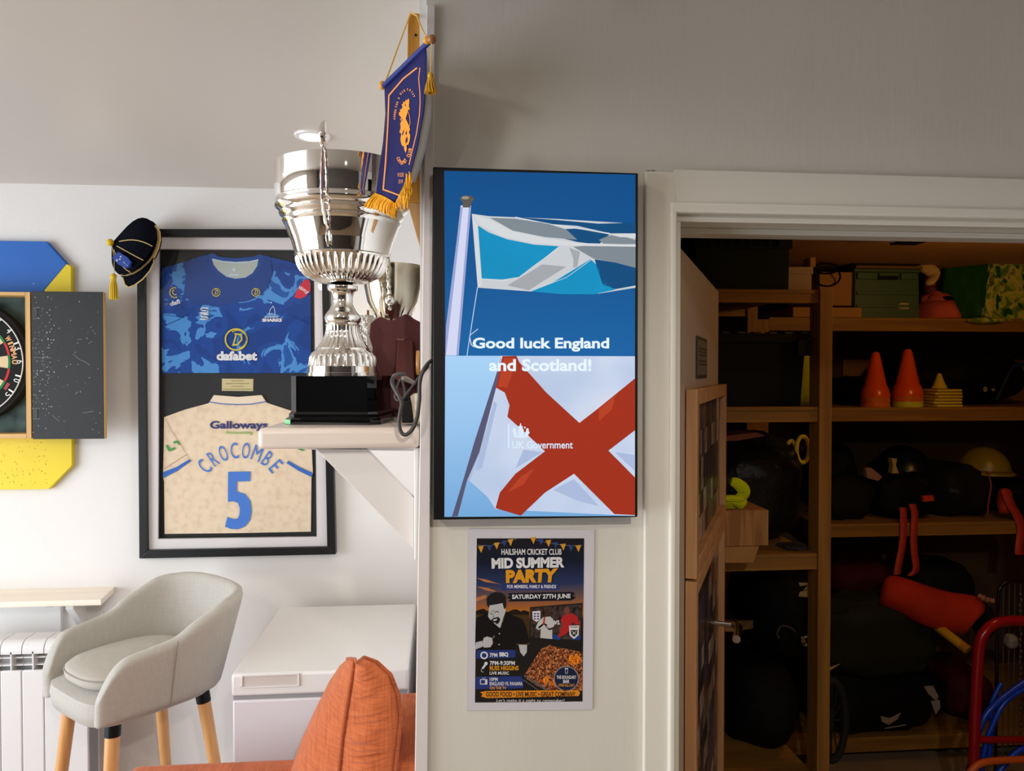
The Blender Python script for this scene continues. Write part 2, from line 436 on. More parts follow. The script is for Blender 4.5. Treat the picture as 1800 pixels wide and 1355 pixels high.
# ---- door casing of the store
cas = MB()
L0, L1 = PY(1130, 655, YF), PY(1172, 655, YF)
za, zb = PY(1150, 304, YF).z, PY(1183, 366, YF).z
cas.box(L0.x, YF - 0.013, 0, XL - .001, YF, za); cas.box(XL - .001, YF - 0.013, ZT + .001, XR + 0.05, YF, za)
st(cas.build('trim_2', M_casing, bevel=0.003, seg=3))
bead = MB()
bx0, bx1 = PY(1172, 655, YF).x, XL
bead.box(bx0, YF - 0.02, 0, bx1 + .001, YF - 0.0, zb + 0.006)
st(bead.build('trim_7', M_casing, bevel=0.004, seg=3)); bead = MB()
bead.box(bx0 - .0005, YF - 0.0205, ZT - 0.001, XR + 0.05, YF, zb + 0.0065)
st(bead.build('trim_3', M_casing, bevel=0.004, seg=3))
jam = MB()
jam.box(XL - 0.001, YF - 0.002, 0, XL + 0.012, YF + 0.15, ZT - .0122); jam.box(XL - .001, YF - 0.002, ZT - 0.012, XR, YF + 0.15, ZT + 0.002)
jam.box(XR - 0.012, YF - 0.002, 0, XR, YF + 0.15, ZT - .0122)
# door stop strip round the lining
jam.box(XL + 0.0122, YF + 0.05, 0, XL + 0.02, YF + 0.09, ZT - 0.0222); jam.box(XL + 0.0122, YF + 0.05, ZT - 0.022, XR - 0.0122, YF + 0.09, ZT - 0.0122)
st(jam.build('trim_4', M_casing, bevel=0.001))
# flaked paint at the casing's corner
fl = MB()
for i in range(5):
    p = PY(1138 + i * 3.4, 301 + random.uniform(-1.2, 1.2), YF - 0.001); fl.box(p.x - .0015, p.y - .0008, p.z - .0006, p.x + .001, p.y + .001, p.z + .0006)
fl.build('paint_flake', mat('chipped', (96, 78, 58), 0.8), bpy.data.objects['wall_front'], kind='stuff')

# ---- store room shell
SY = 3.9
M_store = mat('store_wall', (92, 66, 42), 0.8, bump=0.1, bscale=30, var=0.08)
M_storelow = mat('store_wall_grey', (92, 84, 80), 0.8, bump=0.1, bscale=30, var=0.08)
SC = 2.2
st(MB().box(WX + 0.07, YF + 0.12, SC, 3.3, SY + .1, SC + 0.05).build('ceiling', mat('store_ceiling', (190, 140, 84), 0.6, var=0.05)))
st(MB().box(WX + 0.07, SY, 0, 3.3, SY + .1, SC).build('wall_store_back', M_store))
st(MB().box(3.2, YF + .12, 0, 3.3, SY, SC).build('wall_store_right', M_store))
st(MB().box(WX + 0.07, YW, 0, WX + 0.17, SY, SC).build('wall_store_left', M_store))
p = PZ(1590, 414, SC)
rt = thing('ceiling_vent', 'small white slotted fitting on the brown store ceiling', 'ceiling fitting', (p.x, p.y, SC - 0.03))
MB().lathe((p.x, p.y, SC - 0.028), [(0.02, 0), (0.05, 0.004), (0.062, 0.02), (0.065, 0.028)], 24).build('cover', M_white, rt)
m = MB()
for k in range(7): m.box(p.x - .042 + k * .014, p.y - .055, SC - .031, p.x - .037 + k * .014, p.y + .02, SC - .024)
m.build('slot', M_blackpl, rt, kind='stuff')
lp = thing('ceiling_lamp', 'warm bulb lamp on the store ceiling behind the door head', 'lamp', (1.95, 2.15, SC - 0.02))
MB().lathe((1.95, 2.15, SC - .02), [(0.05, 0), (0.055, .02)], 20).build('lamp_base', M_white, lp)
# dark shadow gap: two nails in the partition's top
# ---- ceiling downlight
p = PZ(549, 238, CZ)
dl = thing('downlight', 'round recessed downlight glowing in the ceiling above the silver cup', 'downlight', (p.x, p.y, CZ - 0.006))
MB().lathe((p.x, p.y, CZ - 0.007), [(0.036, 0.001), (0.040, 0), (0.047, 0.002), (0.049, 0.007)], 32, cap=False).build('bezel', M_white, dl)
MB().lathe((p.x, p.y, CZ - 0.004), [(0.0355, 0), (0.0355, 0.003)], 32).build('lens', emis('lamp_lens', (255, 246, 225), 9.0), dl)
spot('downlight_beam', (p.x, p.y, CZ - 0.02), 7, (1.0, 0.83, 0.62), 0.03, 140)
for k, (x, y) in enumerate([(-2.3, 1.9), (-0.9, -0.2), (0.3, -0.6), (-0.42, 0.8), (-2.6, -1.9)]):  # out-of-view downlights; the one left of the camera is added as fill
    d2 = copy_tree(dl, (x, y, CZ - 0.006), ['round downlight in the ceiling near the far left corner, out of the picture', 'round downlight in the ceiling above the left of the camera, added as fill light', 'round downlight in the ceiling above the right of the camera', 'round downlight in the ceiling just in front of the partition end', 'round downlight in the ceiling near the rear left corner'][k])
    spot('downlight_beam', (x, y, CZ - 0.02), (3, 26, 58, 3.5, 5)[k], (1.0, 0.92, 0.82), 0.03, 172)

# ================================================================== SCREEN
YS = YF - 0.045
c5 = onplane(750, 280, 2.118, YS)
tv = thing('display_screen', 'upright wall screen with a thin black bezel showing two flags', 'screen', tuple(PY(940, 912, YS)))
o = MB(); a, b, c, d = PY(761, 293, YS), PY(1122, 304, YS), PY(1121, 909, YS), PY(761, 914, YS)
o.prism([a, b, c, d], (0, 0.034, 0)).build('casing', M_blackpl, tv, bevel=0.002)
a, b, c, d = PY(790, 400, YS + .03), PY(1090, 400, YS + .03), PY(1090, 800, YS + .03), PY(790, 800, YS + .03)
MB().prism([a, b, c, d], (0, YF - YS - .028, 0)).build('wall_mount', M_black, tv)
def lay(k): return lambda x, y: c5(x, y) + V(0, -0.0004 - 0.0003 * k, 0)
def fscr(k, name, m, fn): f = Flat(lay(k)); fn(f); return f.build(name, m, tv, smooth=None)
fscr(0, 'upper_sky_picture', ramp_mat('scr_sky', [(0.0, (22, 96, 160)), (0.5, (12, 82, 142)), (1.0, (12, 76, 134))], 1, True, const=False, axis=2, stretch=(1, 1, -1)), lambda f: f.P([(65, 43), (777, 57), (775, 733), (69, 731)]))
bpy.data.materials['scr_sky'].node_tree.nodes['Mapping'].inputs['Scale'].default_value = (1, 1, 1)
fscr(0, 'lower_sky_picture', ramp_mat('scr_sky2', [(0.0, (112, 164, 212)), (0.6, (150, 192, 232)), (1.0, (164, 204, 240))], 1, True, const=False, axis=2), lambda f: f.P([(69, 731), (775, 733), (775, 1327), (66, 1331)]))
fscr(1, 'flagpole_picture', emis('scr_pole', (206, 210, 236)), lambda f: f.P([(127, 172), (166, 172), (119, 730), (69, 730), (72, 640)]))
fscr(2, 'flagpole_shade', emis('scr_pole2', (150, 160, 205)), lambda f: (f.P([(127, 180), (134, 180), (98, 500), (72, 730), (69, 730), (72, 620)]), f.P([(158, 172), (166, 172), (119, 730), (110, 730)])))
fscr(3, 'flagpole_cap', emis('scr_cap', (92, 84, 78)), lambda f: (f.C(150, 148, 26, ry=13), f.P([(136, 150), (170, 150), (162, 180), (134, 180)])))
fscr(4, 'flagpole_cap_shine', emis('scr_cap2', (150, 140, 128)), lambda f: f.C(144, 144, 14, ry=6))
fscr(1, 'flag_white', emis('scr_w', (196, 200, 204)), lambda f: (f.P([(168, 203), (232, 212), (480, 222), (777, 240), (777, 478), (640, 500), (470, 498), (330, 488), (190, 478)])))
fscr(2, 'flag_blue', ramp_mat('scr_saltire', [(0.0, (8, 128, 176)), (1.0, (16, 152, 200))], 9, True, const=False), lambda f: (f.P([(191, 247), (230, 272), (300, 298), (400, 318), (492, 324), (440, 366), (345, 438), (280, 448), (205, 444)]), f.P([(388, 492), (470, 458), (610, 372), (640, 400), (650, 450), (700, 486), (620, 503), (500, 502)])))
fscr(2, 'flag_dark_blue', emis('scr_db', (12, 74, 122)), lambda f: (f.P([(340, 216), (480, 226), (640, 240), (777, 236), (777, 276), (680, 276), (560, 248), (440, 240)]), f.P([(470, 262), (560, 258), (680, 280), (640, 318), (560, 308), (480, 288)]), f.P([(625, 372), (700, 384), (777, 404), (777, 470), (700, 484), (655, 466), (638, 420)])))
fscr(3, 'flag_grey', emis('scr_grey', (124, 134, 142)), lambda f: (f.P([(236, 218), (330, 222), (450, 240), (520, 262), (560, 300), (440, 290), (320, 266)]), f.P([(545, 326), (640, 318), (777, 322), (777, 404), (700, 384), (620, 370)]), f.P([(640, 300), (690, 280), (740, 290), (777, 300), (777, 316), (660, 318)])))
fscr(4, 'flag_fold_white', emis('scr_w2', (208, 211, 214)), lambda f: (f.P([(170, 204), (226, 222), (320, 268), (440, 294), (560, 312), (777, 318), (777, 326), (640, 324), (520, 322), (400, 314), (280, 288), (196, 244)]), f.P([(170, 204), (190, 250), (205, 470), (190, 478)]), f.P([(676, 280), (777, 278), (777, 292), (720, 290)])))
fscr(5, 'flag_fold_shade', emis('scr_sh', (160, 164, 168)), lambda f: (f.P([(350, 440), (430, 392), (520, 400), (440, 450), (380, 488), (300, 470)]), f.P([(530, 330), (570, 345), (560, 400), (545, 405), (545, 370)])))
fscr(6, 'flag_stitching', emis('scr_st', (216, 222, 228)), lambda f: (f.L([(330, 216), (500, 250), (680, 276)], 2.2), f.L([(345, 438), (400, 396), (490, 332)], 1.6), f.L([(400, 486), (520, 440), (618, 370)], 1.6), f.L([(205, 446), (300, 452)], 2)))
fscr(5, 'flag_halyard', emis('scr_rope', (190, 205, 230)), lambda f: (f.L([(189, 478), (176, 560), (160, 664), (150, 730)], 3), f.L([(162, 655), (190, 632)], 3), f.L([(160, 664), (166, 690), (176, 698)], 4)))
fscr(1, 'lower_flag_white', ramp_mat('scr_lw', [(0.30, (176, 192, 220)), (0.52, (196, 208, 230)), (0.7, (216, 216, 224))], 7, True, const=False), lambda f: f.P([(272, 732), (775, 733), (775, 1327), (256, 1302), (228, 1258), (160, 1196), (170, 1160), (215, 960)]))
fscr(3, 'lower_flagpole', emis('scr_lp', (84, 84, 112)), lambda f: f.P([(262, 790), (274, 790), (196, 1090), (150, 1196), (116, 1328), (94, 1330), (140, 1180), (178, 1050)]))
fscr(2, 'lower_flagpole_light', emis('scr_lp2', (168, 184, 214)), lambda f: (f.P([(272, 740), (284, 740), (256, 850), (200, 1090), (160, 1200), (150, 1190), (196, 1050)])))
red = emis('scr_red', (158, 46, 24))
fscr(4, 'red_cross', red, lambda f: (f.P([(282, 733), (334, 732), (345, 756), (445, 868), (568, 981), (640, 925), (775, 815), (775, 1008), (676, 1084), (775, 1184), (775, 1324), (698, 1320), (548, 1170), (440, 1240), (350, 1326), (256, 1298), (272, 1240), (330, 1170), (440, 1086), (380, 1030), (300, 958), (308, 915), (290, 868), (258, 850)])))
fscr(5, 'red_cross_light', emis('scr_red2', (178, 62, 34)), lambda f: (f.P([(288, 740), (330, 740), (318, 800), (300, 850), (264, 846)]), f.P([(640, 930), (700, 880), (690, 930), (640, 975)]), f.P([(300, 1240), (350, 1180), (400, 1150), (360, 1210)])))
fscr(3, 'lower_flag_fold', emis('scr_fold', (166, 182, 214)), lambda f: (f.P([(700, 1090), (775, 1160), (775, 1100)]), f.P([(470, 1230), (548, 1190), (640, 1290), (560, 1270)]), f.P([(360, 1080), (430, 1090), (330, 1150)]), f.P([(180, 1160), (250, 900), (262, 910), (206, 1150)])))
wt = emis('scr_text', (226, 240, 252))
ly = Flat(lay(8))
ly.T('Good luck England', 171, 664, 678, 716, 0.03); ly.T('and Scotland!', 232, 743, 612, 789, 0.03)
ly.build('caption_lettering', wt, tv, smooth=None)
ly = Flat(lay(8))
ly.T('UK Government', 318, 1048, 543, 1076, 0.012); ly.R(302, 983, 307, 1074)
g = lambda X, Y: (233 + X / 11.25 * 2.118, 932 + Y / 11.25 * 2.118)
for (x, y, r, q) in [(625, 440, 60, 90), (510, 480, 34, 60), (735, 480, 34, 60), (615, 340, 45, 30), (500, 400, 26, 40), (750, 400, 26, 40), (470, 430, 18, 22), (775, 450, 18, 26), (620, 530, 110, 22), (520, 525, 40, 22), (715, 525, 40, 22), (470, 380, 12, 14), (765, 385, 12, 14), (700, 350, 14, 20)]:
    X, Y = g(x, y); ly.C(X, Y, r / 5.31, 12, q / 5.31)
X, Y = g(617, 290); ly.R(X - 2, Y - 4, X + 2, Y + 6)
ly.build('government_crest_lettering', emis('scr_text2', (214, 230, 248)), tv, smooth=None)

# ================================================================== POSTER
YP = YF - 0.0025
c6 = onplane(810, 920, 3.985, YP)
po = thing('party_poster', 'glossy summer party poster in a white border under the screen', 'poster', tuple(PY(932, 1247, YP)))
MB().prism([c6(52, 38), (c6(935, 45)), c6(922, 1305), c6(45, 1310)], (0, 0.0012, 0)).build('laminated_sheet', mat('poster_white', (204, 200, 206), 0.2, coat=0.3), po, smooth=None)
def pl(k): return lambda x, y: c6(x, y) + V(0, -0.0003 - 0.00015 * k, 0)
def fp(k, name, m, fn): f = Flat(pl(k)); fn(f); return f.build(name, m, po, smooth=None)
def pm(name, c): return mat('poster_' + name, c, 0.25, spec=0.4)
fp(0, 'printed_sky', ramp_mat('poster_sky', [(0.0, (24, 24, 26)), (0.40, (28, 26, 26)), (0.50, (52, 44, 26)), (0.535, (186, 116, 40)), (0.58, (160, 92, 40)), (0.64, (104, 80, 74)), (0.72, (40, 52, 88)), (0.85, (22, 28, 46)), (1.0, (30, 28, 30))], 1, False, 0.25, const=False, axis=2), lambda f: f.P([(112, 104), (864, 104), (852, 1246), (99, 1254)]))
fp(1, 'printed_clouds', pm('cloud', (172, 110, 70)), lambda f: (f.P([(108, 380), (180, 392), (290, 430), (250, 420), (170, 410)]), f.P([(107, 440), (190, 450), (260, 480), (180, 470)]), f.P([(106, 520), (170, 500), (190, 520), (108, 545)])))
fp(1, 'printed_treeline', pm('tree', (30, 24, 20)), lambda f: (f.P([(105, 636), (105, 612), (140, 600), (160, 596), (185, 612), (330, 618), (360, 604), (390, 600), (420, 616), (440, 606), (480, 618), (480, 640)]),))
fp(2, 'printed_fleece_field', pm('field', (66, 48, 24)), lambda f: f.P([(105, 636), (480, 638), (480, 850), (100, 850)]))
fp(1, 'bunting_string', pm('string', (150, 140, 130)), lambda f: (f.L([(115, 152), (200, 155), (300, 132), (390, 108)], 2), f.L([(500, 108), (600, 135), (720, 152), (850, 155)], 2)))
fp(2, 'bunting_gold', pm('gold', (206, 146, 52)), lambda f: [f.P([(x - 20, y - 22), (x + 20, y - 26), (x + 3, y + 24)]) for x, y in ((140, 182), (250, 158), (347, 134), (506, 120), (613, 140), (716, 166), (822, 176))])
fp(2, 'bunting_blue', pm('blue', (48, 66, 128)), lambda f: [f.P([(x - 18, y - 20), (x + 18, y - 22), (x + 2, y + 22)]) for x, y in ((200, 172), (303, 140), (560, 130), (664, 152), (770, 174))])
fp(3, 'blue_banner_shapes', pm('navy', (38, 54, 118)), lambda f: (f.P([(290, 428), (690, 424), (684, 462), (280, 464), (296, 446)]), f.P([(112, 884), (380, 880), (386, 905), (378, 938), (240, 944), (108, 944)]), f.P([(106, 1072), (420, 1068), (440, 1100), (436, 1150), (300, 1158), (106, 1158)])))
fp(3, 'black_brush_stroke', pm('ink', (26, 27, 34)), lambda f: f.P([(325, 488), (780, 478), (800, 494), (780, 504), (806, 518), (775, 538), (330, 546), (346, 530), (322, 520), (344, 504)]))
def barbecue(f):
    random.seed(3)
    f.P([(440, 1070), (560, 880), (620, 850), (700, 870), (850, 900), (852, 1170), (600, 1165), (520, 1130)])
fp(2, 'barbecue_grill', ramp_mat('poster_bbq', [(0.36, (28, 20, 16)), (0.47, (96, 44, 22)), (0.55, (170, 92, 52)), (0.64, (214, 150, 98))], 260, False, 0.25, const=False, detail=4, dist=1.5), barbecue)
fp(3, 'barbecue_flame', ramp_mat('poster_fire', [(0.4, (170, 60, 14)), (0.6, (240, 150, 40))], 300, False, 0.25, const=False), lambda f: (f.P([(745, 960), (770, 910), (790, 930), (815, 905), (845, 950), (820, 985), (770, 990)]), f.P([(560, 1100), (600, 1060), (620, 1100), (590, 1125)]), f.P([(620, 1130), (650, 1085), (660, 1130)])))
fp(3, 'grill_edge', pm('steel', (90, 84, 82)), lambda f: (f.P([(440, 1066), (450, 1060), (610, 1160), (590, 1168)]), f.L([(440, 1095), (540, 1165)], 6)))
fp(3, 'television_picture', pm('tvdark', (34, 30, 30)), lambda f: f.P([(484, 585), (852, 555), (846, 825), (484, 800)]))
fp(4, 'television_picture_pitch', ramp_mat('poster_pitch', [(0.35, (30, 26, 26)), (0.6, (74, 58, 54))], 120, False, 0.25, const=False), lambda f: f.P([(490, 592), (845, 564), (838, 815), (490, 794)]))
fp(5, 'white_player_picture', pm('whiteshirt', (186, 184, 180)), lambda f: (f.P([(575, 655), (540, 690), (524, 730), (545, 745), (560, 735), (556, 800), (640, 808), (640, 740), (660, 700), (645, 668), (625, 650)]),))
fp(5, 'white_player_skin', pm('skin', (62, 42, 34)), lambda f: (f.C(606, 618, 20, 16, 28), f.L([(545, 730), (580, 700), (600, 712)], 12), f.L([(650, 730), (620, 740), (596, 720)], 12)))
fp(6, 'white_player_stripe', pm('redstripe', (176, 54, 40)), lambda f: f.P([(580, 655), (592, 650), (586, 700), (572, 708)]))
fp(5, 'red_player_picture', pm('redshirt', (172, 38, 40)), lambda f: (f.P([(720, 640), (780, 628), (815, 650), (832, 700), (815, 710), (780, 690), (770, 740), (740, 770), (700, 790), (680, 800), (706, 720), (700, 670)]),))
fp(6, 'red_player_skin', pm('skin2', (116, 66, 50)), lambda f: (f.C(742, 612, 20, 16, 28), f.L([(716, 690), (694, 740)], 10), f.L([(832, 690), (834, 730)], 10)))
fp(5, 'blue_sleeve_picture', pm('blu', (36, 60, 130)), lambda f: (f.P([(650, 770), (700, 800), (690, 812), (640, 808)]), f.P([(770, 800), (838, 780), (836, 815), (780, 812)])))
fp(7, 'team_shields', pm('shield', (212, 208, 206)), lambda f: (f.P([(500, 614), (557, 610), (556, 670), (530, 688), (503, 670)]), f.P([(757, 714), (827, 712), (824, 780), (792, 808), (760, 780)])))
fp(8, 'team_shield_marks', pm('lions', (70, 74, 130)), lambda f: [f.C(x, y, 9, 8, 6) for x in (518, 540) for y in (630, 648, 666)])
fp(8, 'team_shield_crest', pm('crest', (40, 38, 40)), lambda f: (f.P([(768, 744), (818, 744), (812, 776), (792, 792), (772, 776)]), f.T('PANAMA', 764, 718, 820, 728, 0.02)))
fp(9, 'team_shield_crest_marks', pm('crest2', (200, 196, 190)), lambda f: (f.L([(776, 752), (806, 776)], 4), f.L([(808, 752), (780, 776)], 4), f.C(792, 764, 6, 8)))
# the laughing man: dark shirt, pale face, drawn as flat print
fp(4, 'man_shirt_picture', pm('shirt', (20, 19, 20)), lambda f: (f.P([(105, 690), (110, 660), (165, 634), (200, 628), (230, 700), (300, 690), (312, 618), (360, 640), (430, 668), (455, 720), (482, 828), (440, 845), (385, 836), (388, 885), (120, 885), (103, 830)]),))
fp(5, 'man_face_picture', pm('face', (178, 176, 176)), lambda f: (f.P([(196, 600), (198, 570), (240, 566), (290, 556), (305, 566), (316, 590), (312, 622), (300, 652), (276, 730), (266, 726), (236, 700), (212, 680), (190, 650), (194, 625)]), f.P([(160, 800), (182, 790), (220, 800), (224, 840), (206, 865), (162, 868), (150, 840)]), f.P([(103, 832), (150, 820), (156, 860), (104, 880)]), f.P([(224, 800), (236, 780), (232, 798)]), f.P([(404, 846), (464, 848), (462, 900), (440, 930), (416, 900)]), f.C(270, 770, 5, 8), f.C(268, 846, 5, 8)))
fp(6, 'man_hair_picture', pm('hair', (30, 29, 30)), lambda f: (f.P([(182, 570), (180, 520), (210, 490), (250, 478), (290, 486), (314, 510), (318, 560), (312, 600), (300, 590), (292, 556), (240, 566), (200, 572), (198, 590)]), f.P([(208, 676), (232, 660), (262, 652), (276, 668), (270, 690), (252, 706), (240, 692), (222, 694)]), f.L([(206, 628), (214, 634), (222, 630)], 4), f.L([(238, 622), (250, 614), (266, 620)], 5), f.L([(212, 618), (236, 606)], 3), f.L([(226, 636), (228, 656), (222, 660)], 3)))
fp(7, 'man_smile_picture', pm('smile', (200, 198, 196)), lambda f: f.P([(226, 672), (256, 664), (250, 676), (230, 682)]))
W1 = pm('lettering', (214, 212, 214)); W2 = pm('gold2', (214, 146, 34)); D1 = pm('darklettering', (40, 30, 24))
f = Flat(pl(9))
f.T('HAILSHAM CRICKET CLUB', 284, 176, 705, 218, 0.02)
f.Q('MID SUMMER', (216, 316), (724, 307), (726, 232), (214, 240), 0.05)
f.Q('SATURDAY 27TH JUNE', (358, 536), (768, 530), (768, 490), (358, 496), 0.03)
f.T('FOR MEMBERS, FAMILY & FRIENDS', 324, 428, 667, 456, 0.02)
f.T('7PM', 202, 905, 256, 934, 0.02); f.T('BBQ', 270, 899, 332, 934, 0.05)
f.T('7PM-9:30PM', 202, 960, 378, 990, 0.02); f.T('LIVE MUSIC', 202, 1034, 338, 1056, 0.02); f.T('10PM', 202, 1076, 258, 1100, 0.02)
f.T('ENGLAND VS. PANAMA', 202, 1106, 432, 1132, 0.02)
f.T('VS.', 652, 676, 696, 706, 0.03)
f.T("Let's make it a night to remember!", 246, 1226, 720, 1252, 0.0, shear=0.25)
f.T('THE BOUNDARY', 670, 1062, 808, 1086, 0.02); f.T('BAR', 716, 1090, 760, 1116, 0.03)
f.ring(163, 921, 17, 27, 20); f.C(176, 978, 12, 12); f.P([(146, 1010), (166, 982), (178, 990), (156, 1018)]); f.L([(146, 1016), (142, 1030), (158, 1040)], 2.5)
f.L([(137, 1090), (183, 1090), (183, 1122), (137, 1122)], 5, True); f.R(170, 1092, 182, 1120); f.L([(150, 1076), (160, 1088), (172, 1074)], 2.5)
f.P([(727, 1010), (751, 1010), (747, 1018), (731, 1018)]); f.L([(729, 1010), (733, 1048), (745, 1048), (749, 1010)], 2.5)
f.build('white_lettering', W1, po, smooth=None)
f = Flat(pl(9)); f.Q('PARTY', (316, 416), (668, 410), (680, 312), (314, 324), 0.06)
f.T('RUSS HIGGINS', 202, 994, 404, 1026, 0.03); f.T('ON THE TV', 202, 1138, 318, 1160, 0.02); f.T('OPEN ALL DAY!', 682, 1120, 796, 1140, 0.01)
f.build('gold_lettering', W2, po, smooth=None)
fp(7, 'bar_badge_disc', pm('badge', (24, 34, 62)), lambda f: f.C(738, 1084, 84, 36))
fp(8, 'bar_badge_ring', pm('badge2', (150, 146, 150)), lambda f: f.ring(738, 1084, 82, 87, 36))
fp(8, 'orange_brush_stroke', pm('orange', (214, 132, 36)), lambda f: f.P([(136, 1178), (180, 1170), (820, 1164), (836, 1182), (824, 1206), (180, 1220), (140, 1208), (152, 1194)]))
f = Flat(pl(9)); f.T('GOOD FOOD \u2022 LIVE MUSIC \u2022 GREAT COMPANY', 176, 1176, 802, 1210, 0.02); f.build('dark_lettering', D1, po, smooth=None)
# ================================================================== FRAMED SHIRTS ON THE FAR WALL
YG = YW - 0.035
cF = onplane(0, 380, 2.1855, YG)           # overview crop
fr = thing('shirt_frame', 'tall black display frame holding a blue shirt above a cream shirt', 'picture frame', tuple(PY(417, 980, YG)))
O = [cF(522, 46), cF(1268, 50), cF(1290, 1300), cF(533, 1318)]
O = [PY(239.5, 402, YG), PY(577, 403, YG), PY(590, 974.5, YG), PY(244.5, 982, YG)]
I = [PY(254, 416, YG), PY(564, 417, YG), PY(575, 961, YG), PY(259.5, 967, YG)]
for i, nm in enumerate(('frame_bar',) * 4):
    j = (i + 1) % 4
    MB().hexa([O[i], O[j], I[j], I[i]] + [p + V(0, 0.035, 0) for p in (O[i], O[j], I[j], I[i])]).build(nm, M_black, fr, bevel=0.002)
y1 = YG + 0.014
def sh(P, dy): return [p + V(0, dy, 0) for p in P]
# mat board as a real mount with an opening
I2 = [PY(280.5, 438.5, y1), PY(551, 440, y1), PY(556, 942.5, y1), PY(278.5, 946.5, y1)]
I3 = sh(I, 0.014)
mtb = MB()
for i in range(4):
    j = (i + 1) % 4; mtb.hexa([I3[i], I3[j], I2[j], I2[i]] + sh([I3[i], I3[j], I2[j], I2[i]], 0.003))
mtb.build('mount_board', mat('mount_card', (222, 216, 216), 0.8), fr, smooth=None)
lp_ = Flat(lambda x, y: PY(x, y, y1 - 0.0004)); lp_.L([(280, 438), (551.5, 439.5), (556.5, 943), (278, 947)], 1.0, True); lp_.build('mount_bevel', mat('bevel', (120, 116, 118), 0.5), fr, smooth=None)
MB().prism([PY(255, 418, YG + .03), PY(574, 418, YG + .03), PY(580, 965, YG + .03), PY(258, 967, YG + .03)], (0, 0.004, 0)).build('backing_board', mat('backing', (26, 26, 28), 0.7), fr, smooth=None)
MB().prism([I[0] + V(0, .006, 0), I[1] + V(0, .006, 0), I[2] + V(0, .006, 0), I[3] + V(0, .006, 0)], (0, 0.002, 0)).build('glass_pane', glass_mat('frame_glass', ior=1.5), fr, smooth=None)
# blue shirt
YS2 = YG + 0.024
cA = lambda k: (lambda x, y: PY(260 + x / 4.84, 420 + y / 4.84, YS2 - 0.0005 - 0.0003 * k))
def frp(k, name, m, fn, parent): f = Flat(cA(k)); fn(f); return f.build(name, m, parent, smooth=None)
pts = [(115, 250), (300, 196), (470, 140), (560, 122), (600, 150), (745, 165), (900, 150), (950, 130), (1030, 150), (1200, 190), (1310, 230), (1385, 330), (1388, 1140), (900, 1142), (500, 1140), (120, 1142), (112, 700)]
camo = ramp_mat('camo_cloth', [(0.0, (10, 58, 132)), (0.44, (14, 66, 146)), (0.545, (72, 138, 204)), (0.60, (72, 138, 204)), (0.64, (20, 82, 160))], 9, rough=0.85, detail=4, dist=1.1)
blue = MB().prism([cA(-8)(x, y) for x, y in pts], (0, 0.004, 0)).build('blue_shirt', camo, fr, smooth=None, bevel=0.002, label='blue camouflage sports shirt, upper of the two in the frame')
frp(0, 'shirt_yoke', mat('yoke', (22, 62, 134), 0.85), lambda f: (f.P([(470, 142), (560, 124), (600, 250), (680, 330), (800, 350), (900, 300), (950, 132), (1040, 152), (1060, 300), (1000, 440), (860, 520), (640, 560), (400, 560), (300, 480), (330, 300), (300, 200)]),), blue)
frp(1, 'collar_rib', mat('rib', (26, 70, 146), 0.85), lambda f: (f.P([(520, 130), (560, 122), (600, 150), (745, 165), (900, 150), (950, 130), (985, 150), (960, 240), (900, 310), (820, 348), (740, 358), (650, 340), (570, 280), (530, 200)]),), blue)
frp(2, 'collar_lining', mat('lining', (176, 184, 178), 0.85), lambda f: (f.P([(545, 170), (640, 188), (745, 196), (860, 190), (940, 172), (930, 230), (890, 290), (830, 328), (745, 338), (670, 322), (600, 270), (560, 220)]),), blue)
frp(3, 'collar_tape', mat('tape', (196, 214, 226), 0.8), lambda f: (f.L([(550, 172), (640, 192), (745, 200), (860, 194), (936, 178)], 9), f.C(732, 262, 12, 10, 18), f.R(690, 300, 775, 312)), blue)
gold = mat('print_gold', (206, 186, 52), 0.5); wht = mat('print_white', (216, 218, 222), 0.6)
def logo(f, x, y, r, w):
    f.ring(x, y, r - w, r, 30, ry=0.98); f.ring(x + r * .12, y - r * .02, r * .82 - w * .6, r * .82, 24, -2.2, 1.4)
    f.L([(x + .02 * r, y - .45 * r), (x - .25 * r, y + .5 * r)], w); f.L([(x - .3 * r, y + .5 * r), (x + .15 * r, y + .42 * r), (x + .5 * r, y), (x + .42 * r, y - .42 * r), (x - .1 * r, y - .5 * r)], w)
def gl(f):
    logo(f, 750, 855, 98, 13); logo(f, 580, 454, 37, 6); logo(f, 918, 454, 37, 6); f.ring(228, 456, 38, 46, 18, 1.0, 5.0); f.ring(232, 452, 18, 26, 14, 1, 4.4)
frp(4, 'gold_logo', gold, gl, blue)
def wl(f):
    f.T('dafabet', 584, 954, 930, 1034, 0.05); f.Q('dafi', (192, 572), (276, 548), (266, 510), (186, 532), 0.03)
    f.T('SHARKS', 972, 676, 1140, 704, 0.06); f.T('SUSSEX', 992, 656, 1112, 670, 0.02)
    for y in (580, 634):
        f.L([(512, y + 8), (462, y + 6), (448, y + 18), (460, y + 28), (500, y + 30), (512, y + 40), (498, y + 50), (446, y + 48)], 11)
    f.L([(1030, 640), (1040, 600), (1066, 570)], 4); f.L([(1066, 570), (1078, 600), (1082, 640)], 4); f.L([(1020, 640), (1060, 636), (1086, 642)], 3); f.C(1050, 540, 6, 6)
frp(5, 'white_lettering', wht, wl, blue)
frp(3, 'red_sleeve_badge', mat('red_badge', (196, 30, 58), 0.6), lambda f: f.P([(1340, 340), (1376, 352), (1384, 440), (1340, 490), (1300, 508), (1242, 496), (1270, 430), (1310, 370)]), blue)
frp(4, 'badge_lettering', wht, lambda f: f.Q('ility', (1278, 430), (1362, 480), (1376, 440), (1290, 396), 0.02), blue)
